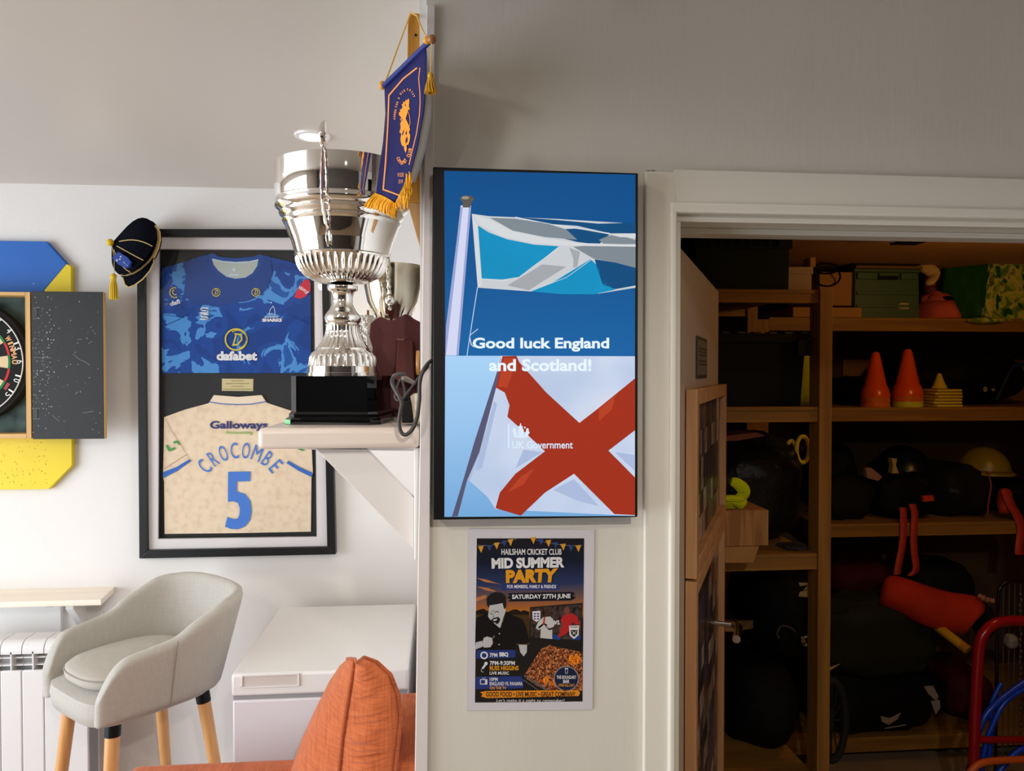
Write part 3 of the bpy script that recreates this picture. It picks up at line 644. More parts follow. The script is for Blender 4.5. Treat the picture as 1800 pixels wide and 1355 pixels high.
frp(3, 'sleeve_fold', mat('fold', (14, 48, 112), 0.9), lambda f: (f.L([(280, 560), (335, 640), (250, 690), (130, 740)], 4), f.L([(130, 640), (240, 660)], 3), f.L([(1210, 640), (1385, 730)], 4)), blue)
# brass plate
frp(-20, 'name_plate', mat('brass_plate', (214, 200, 150), 0.35, 0.3), lambda f: f.P([(630, 1188), (897, 1190), (895, 1294), (629, 1291)]), fr)
def npl(f):
    random.seed(2)
    for i, (a, b) in enumerate(((712, 812), (664, 862), (712, 812), (640, 884))):
        x = a
        while x < b: w = random.uniform(4, 16); f.L([(x, 1206 + i * 24), (min(b, x + w), 1206 + i * 24)], 4); x += w + 5
frp(-18, 'plate_engraving', mat('engraving', (70, 62, 44), 0.6), npl, fr)
# cream shirt
cB = lambda k: (lambda x, y: PY(260 + x / 3.985, 660 + y / 3.985, YS2 - 0.0005 - 0.0003 * k))
def frb(k, name, m, fn, parent): f = Flat(cB(k)); fn(f); return f.build(name, m, parent, smooth=None)
pts = [(112, 292), (260, 238), (425, 194), (462, 136), (630, 150), (796, 136), (830, 190), (1000, 246), (1100, 290), (1140, 330), (1156, 680), (1146, 720), (1142, 1094), (640, 1104), (116, 1110), (112, 740), (104, 710), (110, 500)]
cream = MB().prism([cB(-8)(x, y) for x, y in pts], (0, 0.004, 0)).build('cream_shirt', ramp_mat('cream_cloth', [(0.4, (232, 212, 184)), (0.55, (228, 206, 178)), (0.66, (222, 198, 170))], 40, rough=0.85, const=False), fr, smooth=None, bevel=0.002, label='cream cricket shirt with a blue 5, lower of the two in the frame')
bl_ = mat('print_blue', (64, 118, 204), 0.6)
frb(0, 'shirt_collar', mat('collar_cream', (232, 214, 190), 0.85), lambda f: f.P([(430, 188), (462, 138), (630, 150), (796, 138), (826, 186), (720, 204), (620, 206), (520, 200)]), cream)
frb(1, 'blue_piping', mat('piping_blue', (74, 114, 178), 0.7), lambda f: (f.L([(432, 184), (520, 198), (630, 203), (720, 200), (826, 182)], 7),), cream)
frb(1, 'blue_cuff', mat('cuff_blue', (50, 102, 190), 0.7), lambda f: (f.P([(106, 676), (200, 640), (290, 586), (302, 598), (200, 670), (106, 718)]), f.P([(984, 596), (1060, 640), (1154, 682), (1148, 712), (1050, 664), (970, 612)])), cream)
frb(1, 'sleeve_seam', mat('seam', (176, 148, 122), 0.9), lambda f: (f.L([(120, 296), (160, 380), (302, 600)], 3), f.L([(118, 650), (270, 552)], 3), f.L([(350, 215), (350, 270)], 2)), cream)
f = Flat(cB(2)); vs = 'CROCOMBE'
f.arc(vs, 646, 850, 272, 146, 34, 112, 54, 0.0, ex=1.02)
f.P([(562, 674), (718, 672), (716, 740), (622, 742), (624, 812), (680, 830), (718, 880), (726, 950), (716, 1010), (680, 1056), (630, 1076), (580, 1074), (540, 1058), (556, 990), (600, 1006), (630, 1000), (642, 970), (644, 930), (630, 892), (600, 880), (560, 884)])
f.build('name_and_number_lettering', bl_, cream, smooth=None)
frb(2, 'sponsor_lettering', mat('print_navy', (36, 44, 110), 0.6), lambda f: f.T('Galloways', 434, 318, 840, 388, 0.03), cream)
frb(2, 'sponsor_green_lettering', mat('print_green', (112, 178, 62), 0.6), lambda f: (f.T('Accounting', 542, 386, 733, 416, 0.01), f.C(632, 352, 6, 8)), cream)
frb(2, 'sleeve_lettering', mat('print_green2', (60, 150, 60), 0.6), lambda f: (f.P([(124, 490), (134, 484), (160, 516), (184, 500), (196, 512), (152, 532), (140, 524)]), f.P([(176, 464), (200, 454), (214, 460), (230, 484), (216, 486), (200, 468), (184, 478)]), f.P([(1030, 504), (1070, 510), (1104, 524), (1080, 528)])), cream)

# ---- tasselled cap hanging on the frame's corner
YC = YG - 0.07
cc = onplane(180, 380, 8.47, YC)
cp = thing('presentation_cap', 'navy velvet cap with gold braid hung on the frame corner', 'cap', tuple(cc(450, 1080)))
# dome: axis from button (left) to brim opening (right)
bt = cc(140, 400)
rim = [cc(*q) for q in ((790, 145), (845, 250), (850, 360), (820, 480), (765, 600), (700, 690), (590, 790), (480, 855), (380, 885), (285, 880))]
rows = []
N = len(rim)
outer = [cc(*q) for q in ((790, 145), (600, 142), (430, 170), (300, 215), (200, 280), (130, 350))]
low = [cc(*q) for q in ((285, 880), (250, 790), (205, 680), (165, 560), (130, 450))]
for i in range(9):                        # from the button out to the rim
    t = i / 8; row = []
    for k, p in enumerate(rim):
        e = t ** 0.75
        q = bt + (p - bt) * e
        s = k / (N - 1)
        bul = math.sin(PI * t) ** 0.8
        side = V(-0.0, 0, 0.030) * (1 - s) ** 3 * bul * 1.6 + V(-0.016, 0, -0.012) * s ** 3 * bul
        q = q + side + V(0, -0.055 * math.sin(PI * s) * math.sin(PI * min(t * 0.62 + .02, 1)), 0)
        row.append(q)
    rows.append(row)
navy = mat('velvet_navy', (7, 8, 20), 0.95, spec=.1, sheen=0.0, bump=0.3, bscale=400)
front = MB().grid(rows)
back = [[V(p.x, YC + 0.035 * math.sin(PI * min(i / 8, .9)) + 0.012, p.z) for p in r] for i, r in enumerate(rows)]
front.grid(back); front.build('cap_crown', navy, cp, smooth=180)
def cseam(k, r=0.0016): return MB().tube([rows[i][k] + V(0, -0.002, 0) for i in range(1, 9)], r, 6)
for k in (3, 5, 7): cseam(k).build('gold_seam', M_braid if 'M_braid' in globals() else mat('gold_braid', (206, 176, 110), 0.5, bump=0.4, bscale=600), cp)
MB().tube([p + V(0, -0.003, 0) for p in rim[0:10]], 0.0062, 8, flat=0.6).build('gold_band', MATS['gold_braid'], cp)
brim = [cc(*q) for q in ((765, 620), (780, 700), (740, 820), (640, 950), (520, 1040), (430, 1070), (370, 1030), (330, 940), (310, 890))]
pk = MB().grid([[rim[4 + min(5, int(i * 5 / 8))] + V(0, -.004, 0) for i in range(9)], [b + V(0, -0.022 * math.sin(PI * i / 8), 0) for i, b in enumerate(brim)]])
pk.build('cap_peak', navy, cp, solid=0.003, smooth=180)
MB().tube([b + V(0, -0.022 * math.sin(PI * i / 8) - .002, 0) for i, b in enumerate(brim)], 0.0022, 6).build('peak_braid', MATS['gold_braid'], cp)
MB().ball(bt + V(-.0, -0.012, 0), (0.0115, 0.0115, 0.0125), 10).build('button', mat('yellow_silk', (222, 186, 20), 0.6, bump=0.6, bscale=300), cp)
MB().tube([bt + V(0.004, -.014, 0), cc(200, 620) + V(0, -.012, 0), cc(200, 850) + V(0, -.012, 0)], 0.0011, 6).build('tassel_cord', MATS['gold_braid'], cp)
tp = cc(188, 860) + V(0, -.012, 0)
ts = MB().lathe(tp - V(0, 0, .018), [(0.008, 0), (.0105, .006), (.009, .013), (.004, .018)], 12)
for i in range(26):
    a = 2 * PI * i / 26; r = 0.011 if i % 2 else .007
    ts.tube([tp + V(.006 * math.cos(a), .006 * math.sin(a), -.018), tp + V(r * math.cos(a), r * math.sin(a), -.045), tp + V(r * 1.15 * math.cos(a), r * 1.15 * math.sin(a), -.086)], 0.0017, 5)
ts.build('tassel', MATS['yellow_silk'], cp)
MB().prism([rows[6][7].lerp(rows[6][6], .2) + V(0, -.006, 0) if 0 else cc(x, y) + V(0, -.062, 0) for x, y in ((265, 660), (350, 575), (480, 650), (535, 720), (500, 790), (440, 800), (350, 755))], (0, 0.03, 0)).build('embroidered_badge', mat('badge_blue', (28, 62, 150), 0.6, bump=.4, bscale=300), cp)
f = Flat(lambda x, y: cc(x, y) + V(0, -.0625, 0)); f.R(365, 675, 395, 690); f.P([(320, 690), (350, 680), (345, 710), (325, 712)]); f.P([(375, 640), (400, 630), (400, 655), (380, 655)]); f.L([(430, 715), (450, 740), (435, 745)], 6); f.L([(470, 760), (490, 775)], 6)
f.build('badge_stitching', mat('stitch', (190, 200, 225), 0.6), cp, smooth=None)

# ================================================================== DART CABINET AND THE PAINTED BOARD
YB = YW - 0.021
bd = thing('backing_panel', 'blue over yellow eight-sided wall board behind the dart cabinet', 'wall board', tuple(PY(0, 860, YB)))
z1, z2 = PY(60, 424, YB).z, PY(60, 860, YB).z
X = lambda px, Y=YB: PY(px, 640, Y).x
zc = lambda py, Y=YB: PY(60, py, Y).z
MB().prism([(X(-208), YB, z1), (X(84), YB, z1), (X(119), YB, zc(463)), (X(79), YB, zc(510)), (X(79), YB, zc(640)), (X(-250), YB, zc(640)), (X(-250), YB, zc(463))], (0, 0.02, 0)).build('blue_half', mat('board_blue', (22, 96, 184), 0.6, var=.04), bd, bevel=0.002)
MB().prism([(X(119), YB, zc(463)), (X(127), YB, zc(468)), (X(125), YB, zc(819)), (X(84), YB, z2), (X(-208), YB, z2), (X(-250), YB, zc(819)), (X(-250), YB, zc(640)), (X(79), YB, zc(640)), (X(79), YB, zc(510))], (0, 0.02, 0)).build('yellow_half', mat('board_yellow', (232, 204, 8), 0.5, var=.04), bd, bevel=0.002)
rd = MB(); random.seed(5)
for i in range(70):
    p = PY(random.uniform(0, 84), random.uniform(775, 852), YB - .0002); s = random.uniform(.0006, .0014); rd.poly([p + V(-s, 0, -s), p + V(s, 0, -s), p + V(s, 0, s), p + V(-s, 0, s)])
rd.build('dart_holes', mat('hole', (90, 74, 10), 0.9), bd, smooth=None, kind='stuff')
Yk = YW - 0.10
cab = thing('dart_cabinet', 'pine dart cabinet with its scratched black door folded open', 'dart cabinet', tuple(PY(0, 771, Yk)))
zt, zb_ = PY(27, 513, Yk).z, PY(27, 771, Yk).z
xr = PY(54, 640, Yk).x; dc = PY(-62, 636, Yk); xl = 2 * dc.x - xr
Mp = wood('cabinet_pine', (196, 150, 84), (222, 178, 110), 2, 0.5)
tk = 0.016
MB().box(xr - tk, Yk, zb_, xr, YB, zt).build('cabinet_side', Mp, cab, bevel=.0008); MB().box(xl, Yk, zb_, xl + tk, YB, zt).build('cabinet_side', Mp, cab, bevel=.0008)
Mp2 = wood('cabinet_pine_x', (196, 150, 84), (222, 178, 110), 0, 0.5)
MB().box(xl + tk, Yk, zt - tk * .75, xr - tk, YB, zt).build('cabinet_top', Mp2, cab, bevel=.0008); MB().box(xl + tk, Yk, zb_, xr - tk, YB, zb_ + tk).build('cabinet_bottom', Mp2, cab, bevel=.0008)
MB().box(xl + tk, YB - .012, zb_ + tk, xr - tk, YB - .001, zt - tk * .75).build('baize_back', ramp_mat('baize', [(0.25, (22, 30, 30)), (0.42, (50, 68, 66)), (0.7, (72, 94, 88))], 22, const=False, detail=8), cab)
xd0, xd1 = PY(56, 640, Yk - .003).x, PY(182, 640, Yk - .003).x
Md = mat('chalkboard', (28, 29, 31), 0.6, var=0.12, vscale=14, bump=.2, bscale=50)
dz0, dz1 = PY(120, 771.5, Yk - .003).z, PY(120, 512.5, Yk - .003).z
door = MB().box(xd0, Yk - .003, dz0, xd1, Yk + .015, dz1).build('cabinet_door', Md, cab, bevel=.0012, label='black chalkboard door, scratched and pitted')
MB().box(xd1, Yk - .002, dz0 + .001, xd1 + .0015, Yk + .014, dz1 - .001).build('door_edge', Mp, door)
ck = MB(); random.seed(11)
def speck(px, py, s, sy=None):
    p = PY(px, py, Yk - .0034); sy = sy or s; ck.poly([p + V(-s, 0, -sy), p + V(s, 0, -sy * .6), p + V(s * .8, 0, sy), p + V(-s * .7, 0, sy * .9)])
for i in range(190):
    t = random.random(); speck(57 + 34 * random.random() if t < .72 else random.uniform(57, 176), random.gauss(640, 55) if t < .8 else random.uniform(520, 765), random.uniform(.0005, .0017))
ck.v and None
ck.build('chalk_speck', mat('chalk', (188, 190, 188), 0.9), door, smooth=None, kind='stuff')
sm = Flat(lambda x, y: PY(x, y, Yk - .0033))
for q in ([(128, 622), (140, 632), (150, 636), (158, 642)], [(146, 726), (156, 724), (164, 723)], [(58, 541), (70, 541)], [(58, 560), (70, 560)], [(58, 718), (70, 718)], [(58, 736), (70, 736)], [(92, 730), (104, 740)], [(60, 628), (90, 629)], [(136, 597), (144, 596)], [(155, 604), (162, 600)]): sm.L(q, 0.9)
sm.build('scratch', mat('scratch', (120, 122, 120), 0.9), door, smooth=None, kind='stuff')
for z in (550, 727):
    p = PY(63, z, Yk - .003); MB().box(p.x - .010, p.y - .0012, p.z - .016, p.x + .006, p.y, p.z + .016).build('hinge', mat('hinge_dark', (40, 41, 43), 0.5), door, bevel=.0005)
# dartboard
Yd = YB - .052
db = thing('dartboard', 'bristle dartboard with a wire number ring inside the pine cabinet', 'dartboard', (dc.x, Yd, dc.z - .225))
k = PY(0, 640, Yd).x - PY(-1, 640, Yd).x
cd = V(PY(-62, 636, Yd).x, 0, PY(-62, 636, Yd).z)
R0 = 104 * k
MB().lathe((cd.x, Yd + .04, cd.z), [(R0 * 1.085, -.0), (R0 * 1.09, .02), (R0 * 1.08, .036), (R0 * 1.0, .04)], 64, axis=(0, -1, 0)).build('board_body', mat('sisal_black', (18, 18, 18), 0.9, bump=.5, bscale=400), db)
def df(kk): return lambda x, y: V(cd.x + x * R0, Yd - .0004 - .0003 * kk, cd.z - y * R0)
def seg(f, r0, r1, i, n=4):
    a0 = math.radians(-9 + 18 * i); 
    f.ring(0, 0, r0, r1, n, a0, a0 + math.radians(18))
ro, ri, to, ti = .775, .735, .49, .45
blk, be = mat('seg_black', (22, 22, 22), .9), mat('seg_cream', (222, 196, 156), .9)
for nm, m, par, r in (('cream_segment', be, 0, ((to, ri), (.08, ti))), ('black_segment', blk, 1, ((to, ri), (.08, ti)))):
    for i in range(20):
        if i % 2 == par:
            f = Flat(df(1)); [seg(f, a, b, i) for a, b in r]; f.build(nm, m, db, smooth=None)
for nm, m, par in (('green_ring_segment', mat('ring_green', (22, 120, 62), .8), 0), ('red_ring_segment', mat('ring_red', (196, 40, 46), .8), 1)):
    for i in range(20):
        if i % 2 == par:
            f = Flat(df(1)); seg(f, ri, ro, i); seg(f, ti, to, i); f.build(nm, m, db, smooth=None)
MB().lathe((cd.x, Yd, cd.z), [(.08 * R0, 0), (.08 * R0, .001), (.035 * R0, .001), (.035 * R0, .002)], 24, axis=(0, -1, 0)).build('bullseye', MATS['ring_green'], db)
wire = mat('board_wire', (226, 226, 222), 0.4)
wr = MB(); wr.tube([(cd.x + R0 * .995 * math.cos(a), Yd - .004, cd.z + R0 * .995 * math.sin(a)) for a in [2 * PI * i / 72 for i in range(72)]], .0021, 8, closed=True)
wr.build('number_ring', wire, db)
f = Flat(df(10))
for i, n in enumerate([6, 10, 15, 2, 17, 3, 19, 7, 16, 8, 11, 14, 9, 12, 5, 20, 1, 18, 4, 13]):
    a = -18 * i; s = str(n)
    f.arc(s, 0, 0, .89, a + 2.7 * len(s), a - 2.7 * len(s), .11, .062, .0)
f.build('number_lettering', wire, db, smooth=None)
f = Flat(df(3)); f.arc('WINMAU', 0, 0, .805, 32, -3, .085, .075, .04); f.build('maker_lettering', mat('maker_print', (226, 170, 110), .7), db, smooth=None)
f = Flat(df(3)); f.ring(0, 0, .80, .86, 4, math.radians(27), math.radians(36)); f.build('sticker', mat('sticker_red', (150, 34, 38), .6), db, smooth=None)
spd = MB()
for i in range(20):
    a = math.radians(9 + 18 * i); spd.tube([(cd.x + R0 * r * math.cos(a), Yd - .0016, cd.z + R0 * r * math.sin(a)) for r in (.08, .5, .78)], .0006, 4)
spd.build('spider_wire', mat('spider', (120, 120, 118), .4, .8), db)

# ================================================================== WALL LEDGE AND RADIATOR
pf, pb = PY(178, 1056, 2.61), PY(202, 1031, YW)
zl = pb.z
lg = thing('wall_ledge', 'narrow whitewashed timber ledge on the wall above the radiator', 'shelf', (pf.x, 2.68, zl - .02))
xl_ = -2.6
MB().prism([(xl_, YW, zl), (pb.x, YW, zl), (PY(178, 1056, 2.60).x, 2.60, zl), (xl_, 2.60, zl)], (0, 0, -0.020)).build('board', wood('ledge_wood', (240, 226, 208), (248, 238, 224), 0, .45, 10), lg, bevel=.002)
for bx in (118, 40 - 220):
    x0, x1 = PY(bx, 1070, 2.66).x, PY(bx + 7, 1070, 2.66).x
    MB().prism([(x0, YW, zl - .02), (x0, 2.65, zl - .02), (x0, 2.65, zl - .045), (x0, YW, zl - .15)], (x1 - x0 + .012, 0, 0)).build('bracket', M_white, lg, bevel=.001)
p = PY(89, 1058, 2.62); MB().box(p.x - .012, 2.615, zl - .026, p.x + .012, 2.64, zl - .02).build('fixing_plate', mat('fixing', (170, 168, 166), .5), lg)
MB().box(xl_, YW - .02, zl - .17, PY(112, 1080, YW).x, YW, zl - .02).build('back_rail', M_white, lg, bevel=.002)
YR = 2.55
rad = thing('electric_radiator', 'white ribbed electric radiator under the timber ledge', 'radiator', (PY(20, 1300, YR).x, YR, .12))
Mr = mat('radiator_white', (226, 223, 222), .35)
xs = [PY(px, 1250, YR).x for px in (-115, -76.5, -38, 0.5, 38.5, 77.5, 116.5, 155)]
zt_ = PY(60, 1119, YR + .03).z; zp = PY(60, 1178, YR).z
for i in range(len(xs) - 1):
    a, b = xs[i] + .0012, xs[i + 1] - .0012
    MB().box(a, YR, .14, b, YR + .012, zp).build('front_panel', Mr, rad, bevel=.003, seg=3)
    q = MB(); n = 8; prof = []
    for j in range(n + 1):
        t = j / n * PI * .5; prof.append((YR + .005 + .04 * (1 - math.sin(t)) * 1.0, zp + .062 + .03 * (1 - math.cos(t)) ** .5 * 1.0))
    prof = [(YR + .002, zp + .052)] + [(YR + .002 + .03 * (1 - math.cos(t)), zp + .062 + .032 * math.sin(t)) for t in [j / 6 * PI / 2 for j in range(7)]] + [(YR + .09, zp + .094), (YR + .09, zp + .052)]
    q.prism([(a, y, z) for y, z in prof], (b - a, 0, 0)); q.build('top_cap', Mr, rad, bevel=.001)
    m_ = MB(); xm = a + (b - a) * .5
    m_.box(xm - .002, YR + .002, zp - .02, xm + .002, YR + .09, zp + .06)
    for z in (zp + .012, zp + .036): m_.box(a, YR + .012, z, b, YR + .085, z + .004)
    m_.build('fin', Mr, rad, smooth=None)
MB().box(xs[0], YR + .03, .16, xs[-1] - .01, YR + .09, zp + .05).build('core', mat('core_grey', (150, 150, 152), .5), rad)
x0, x1 = PY(141, 1300, 2.7).x, PY(164, 1300, 2.7).x
st(MB().box(x0, 2.66, 0, x1, YW, PY(150, 1180, 2.66).z).build('trim_6', M_white, bevel=.002))

# ================================================================== BAR STOOL
stool = thing('bar_stool', 'pale grey fabric bar stool with tapered beech legs by the radiator', 'bar stool', (0, 0, 0))
Mf = fabric('stool_fabric', (176, 171, 162), (188, 183, 174), 420, .9, .08, .7)
Msm = mat('stool_seam', (148, 143, 134), .9)
SB = .825
sloc = V(-.90, 2.30, 0); sang = math.radians(228)
cs, sn = math.cos(sang), math.sin(sang)
def LS(x, y, z):
    k = .82; x *= k; y *= k; z = SB + (z - SB) * k if z > .6 else z
    return V(x * cs - y * sn + sloc.x, x * sn + y * cs + sloc.y, z)
# shell: u runs from one arm's front round the back to the other arm's front
def plan(t, grow):        # t -1..1 ; returns local x (forward) and y
    W = .205 + grow * .055; D = .20 + grow * .055
    if abs(t) > .5:
        s = (abs(t) - .5) / .5; x = -D * .25 + s * (.24 + .0 * grow + D * .25); y = W * (1 - .10 * s ** 2)
        return x, math.copysign(y, t)
    a = t / .5 * PI / 2
    e = .60
    x = -D * .25 - (D * .75 + .02) * math.copysign(abs(math.cos(a)) ** e, 1); y = W * math.copysign(abs(math.sin(a)) ** e, a); return x, y
def toph(t):
    a = abs(t)
    hb, ha, hf = .295, .165, .105
    if a < .36: return hb - .012 * (a / .36) ** 2
    if a < .62: s = (a - .36) / .26; s = s * s * (3 - 2 * s); return hb - .012 + (ha + .02 - hb + .012) * s
    s = (a - .62) / .38; return ha + .02 - .03 * s - .125 * max(0, (s - .6) / .4) ** 2.2
rows = []; NU = 44
for j in range(9):
    v = j / 8; row = []
    for i in range(NU + 1):
        t = -1 + 2 * i / NU; h = toph(t); z = -0.045 + (h + .045) * v
        x, y = plan(t, v * h / .3)
        lean = .05 * max(0, 1 - abs(t) * 1.6) * v * h / .3
        row.append(LS(x - lean, y, SB + z))
    rows.append(row)
shell = MB().grid(rows).build('shell', Mf, stool, smooth=180, solid=.036, sub=1)
shell.modifiers['solid'].offset = 0; shell.modifiers['solid'].use_even_offset = False
# base pan with the front lip
pan = MB(); rr = []
for (g, z) in ((0.2, -.065), (.80, -.062), (.97, -.045), (1.0, 0.0), (.98, .03), (.8, .045), (.2, .05)):
    r = []
    for i in range(40):
        a = 2 * PI * i / 40; e = .45
        x = math.copysign(abs(math.cos(a)) ** e, math.cos(a)) * (.240 if math.cos(a) > 0 else .20) * g; y = math.copysign(abs(math.sin(a)) ** e, math.sin(a)) * .214 * g
        r.append(LS(x + .01, y, SB + z - .01 + (.012 if 0 else 0)))
    rr.append(r)
pan.grid(rr, True); pan.add([p for p in rr[0]], [tuple(range(40))]); pan.add([p for p in rr[-1]], [tuple(range(40))])
pan.build('seat_pan', Mf, stool, smooth=60)
def seatfn(g, z): 
    r = []
    for i in range(48):
        a = 2 * PI * i / 48; e = .8
        x = math.copysign(abs(math.cos(a)) ** e, math.cos(a)) * .205 * g; y = math.copysign(abs(math.sin(a)) ** .72, math.sin(a)) * .186 * g
        r.append(LS(x + .022, y, SB + z))
    return r
cr = [seatfn(g, z) for g, z in ((.3, .04), (.93, .042), (.99, .052), (1.0, .066), (.985, .08), (.94, .088), (.75, .096), (.4, .102), (.002, .104))]
cu_ = MB().grid(cr, True); cu_.build('seat_cushion', fabric('stool_cushion', (172, 165, 154), (184, 177, 166), 420, .9, .08, .7), stool, smooth=180)
MB().tube([p for p in seatfn(1.0, .076)], .0018, 6, closed=True).build('cushion_piping', Msm, stool)
# panel seams where the arms meet the back
for s_ in (-1, 1):
    pts = []
    for j in range(9):
        v = j / 8; t = s_ * .60; h = toph(t); x, y = plan(t, v * h / .3); pts.append(LS(x - .022 * 0, y * (1 + (.112 if s_ else 0)), SB + (-.045 + (h + .045) * v)))
    MB().tube(pts, .0012, 5).build('shell_seam', Msm, stool)
Ml = wood('beech_leg', (206, 148, 88), (222, 168, 108), 2, .35, 18, .05)
for (lx, ly) in ((.165, .155), (.165, -.155), (-.15, .15), (-.15, -.15)):
    a = LS(lx, ly, SB - .05); b = LS(lx * 1.75, ly * 1.65, 0)
    if lx > 0: b = LS(lx * 1.55, ly * 1.5, 0)
    c = a.lerp(b, .045)
    lg_ = MB().tube([a.lerp(b, .04), a.lerp(b, .5), b], [.019, .016, .012], 16).build('leg', Ml, stool)
    MB().tube([a + (a - b).normalized() * .01, a.lerp(b, .055)], [.0205, .0205], 16).build('leg_cap', M_blackpl, lg_)

# ================================================================== CHEST FREEZER
zf = PY(600, 1064, YW - .03).z
yff = 2.12
xa = PY(406, 1190, yff).x; xb = PY(718, 1190, yff).x
fz = thing('chest_freezer', 'white chest freezer standing against the far wall behind the sofa', 'freezer', ((xa + xb) / 2, 2.4, 0))
zl0 = zf - .062
MB().box(xa, yff, zl0, xb, YW - .03, zf).build('lid', M_white, fz, bevel=.008, seg=3)
MB().box(xa + .004, yff + .008, zl0 - .012, xb - .004, YW - .04, zl0).build('lid_gasket', mat('gasket', (150, 150, 152), .7), fz)
MB().box(xa + .002, yff + .004, .03, xb - .002, YW - .035, zl0 - .012).build('body', mat('freezer_body', (224, 218, 222), .35), fz, bevel=.006, seg=3)
a, b = PY(427, 1188, yff), PY(524, 1203, yff)
hb = MB(); hb.box(a.x, yff - .001, b.z, b.x, yff - .0002, a.z)
hd = hb.build('handle_recess', mat('recess', (206, 198, 190), .4), fz)
rm_ = MB(); 
for q in ((a.x - .004, b.z - .004, b.x + .004, b.z), (a.x - .004, a.z, b.x + .004, a.z + .004), (a.x - .004, b.z, a.x, a.z), (b.x, b.z, b.x + .004, a.z)): rm_.box(q[0], yff - .004, q[1], q[2], yff, q[3])
rm_.build('handle_rim', M_white, hd, bevel=.001)

# ================================================================== ORANGE SOFA
Mo = fabric('sofa_orange', (166, 80, 42), (204, 112, 66), 300, .95, 1.0, .7)
Mop = fabric('sofa_piping', (150, 70, 36), (184, 96, 54), 300, .95, .8, .6)
sf = thing('orange_sofa', 'burnt orange woven sofa below the trophy shelf', 'sofa', (-.42, 1.75, 0))
def cushion(name, c, rx, ry, rz, rot, m, parent, e=.42, wr=.006, seed=1, n=26):
    def fn(q, d):
        w = noise.noise(V(d.x * 3 + seed, d.y * 3, d.z * 9)) * wr + noise.noise(V(d.x * 6 + seed, d.y * 8, d.z * 26)) * wr * .6
        return q * (1 + w / max(.05, min(rx, ry, rz)) * .8)
    return MB().ball(c, (rx, ry, rz), n, rot, e, fn).build(name, m, parent, smooth=180)
# base, far arm, back frame against the partition
MB().box(-.82, 1.30, .06, -.06, 2.00, .40).build('base_frame', Mo, sf, bevel=.03, seg=3)
pa = PY(235, 1341, 1.98)
arm = MB().box(PY(232, 1345, 2.00).x, 1.90, .30, PY(520, 1345, 1.90).x + .1, 2.00, PY(300, 1337, 2.00).z).build('armrest', Mo, sf, bevel=.028, seg=4)
xs0 = PY(703, 1300, 1.80).x; xs1 = PY(728, 1300, 1.80).x + .05
MB().box(xs0 - .02, 1.62, .30, xs1, 2.00, PY(715, 1214, 2.00).z).build('back_frame', Mo, sf, bevel=.02, seg=4)
MB().box(-.80, 1.32, .40, -.30, 1.88, .52).build('seat_cushion', Mo, sf, bevel=.04, seg=4)
for (x, y) in ((-.78, 1.34), (-.78, 1.96), (-.1, 1.34), (-.1, 1.96)): MB().box(x - .02, y - .02, 0, x + .02, y + .02, .07).build('foot', M_black, sf)
# back cushion: silhouette swept through its thickness, rounded
YcN = 1.56
def cp_(px, py, Y): return PY(px, py, Y)
left = [(512, 1352), (530, 1300), (555, 1245), (580, 1195), (600, 1168), (618, 1157)]
pipe1 = [(593, 1420), (597, 1355), (602, 1300), (610, 1245), (618, 1200), (622, 1175), (624, 1158)]
pipe2 = [(690, 1420), (694, 1355), (700, 1300), (704, 1262), (700, 1220), (686, 1185), (662, 1163), (640, 1155)]
def rs(pts, n):
    L = [0]
    for a, b in zip(pts, pts[1:]): L.append(L[-1] + math.dist(a, b))
    out = []
    for i in range(n):
        t = L[-1] * i / (n - 1); k = 0
        while k < len(L) - 2 and L[k + 1] < t: k += 1
        u = (t - L[k]) / (L[k + 1] - L[k]); out.append((pts[k][0] + (pts[k + 1][0] - pts[k][0]) * u, pts[k][1] + (pts[k + 1][1] - pts[k][1]) * u))
    return out
n = 110
left = [(470, 1440)] + left
Lf, P1, P2 = rs([(q[0], q[1]) for q in left], n), rs(pipe1, n), rs(pipe2, n)
grid = []
for i in range(n):
    row = []; t = i / (n - 1)
    A, B, C_ = cp_(*Lf[i], 1.98 - .12 * t), cp_(*P1[i], 1.64 + .02 * t), cp_(*P2[i], 1.60 + .05 * t)
    for j in range(13):
        u = j / 12; q = A.lerp(B, u); q += V(-.030, -.03, 0.012) * math.sin(PI * u) * (1 - t * .6); row.append(q)
    for j in range(1, 13):
        u = j / 12; q = B.lerp(C_, u)
        w = noise.noise(V(u * 1.5, t * 16, 3)) * .008 + noise.noise(V(u * 1.6 + 5, t * 44, 1)) * .010
        q += V(0, -.03 * math.sin(PI * u) - w * math.sin(PI * u), 0.004 * math.sin(PI * u)); row.append(q)
    D = cp_(*P2[i], 1.60 + .05 * t) + V(-.01, .18, -.13)
    for j in range(1, 5): row.append(C_.lerp(D, j / 4))
    grid.append(row)
top = [grid[-1][0].lerp(grid[-1][k], 1) for k in range(len(grid[-1]))]
cu2 = MB().grid(grid)
ctr = sum(grid[-1], V(0, 0, 0)) / len(grid[-1]); cap = [ctr + (p - ctr) * .0 for p in grid[-1]]
cu2.grid([grid[-1], [ctr + (p - ctr) * .5 + V(0, 0, .002) for p in grid[-1]], [ctr + (p - ctr) * .02 + V(0, 0, .001) for p in grid[-1]]])
back_c = cu2.build('back_cushion', Mo, sf, smooth=180)
MB().tube([grid[i][12] + V(-.001, -.004, 0) for i in range(n)], .0042, 8).build('cushion_piping', Mop, back_c)
MB().tube([grid[i][24] + V(.001, -.002, 0) for i in range(n)], .0042, 8).build('cushion_piping', Mop, back_c)
MB().tube([grid[-1][j] for j in range(25)], .0036, 8).build('cushion_piping', Mop, back_c)

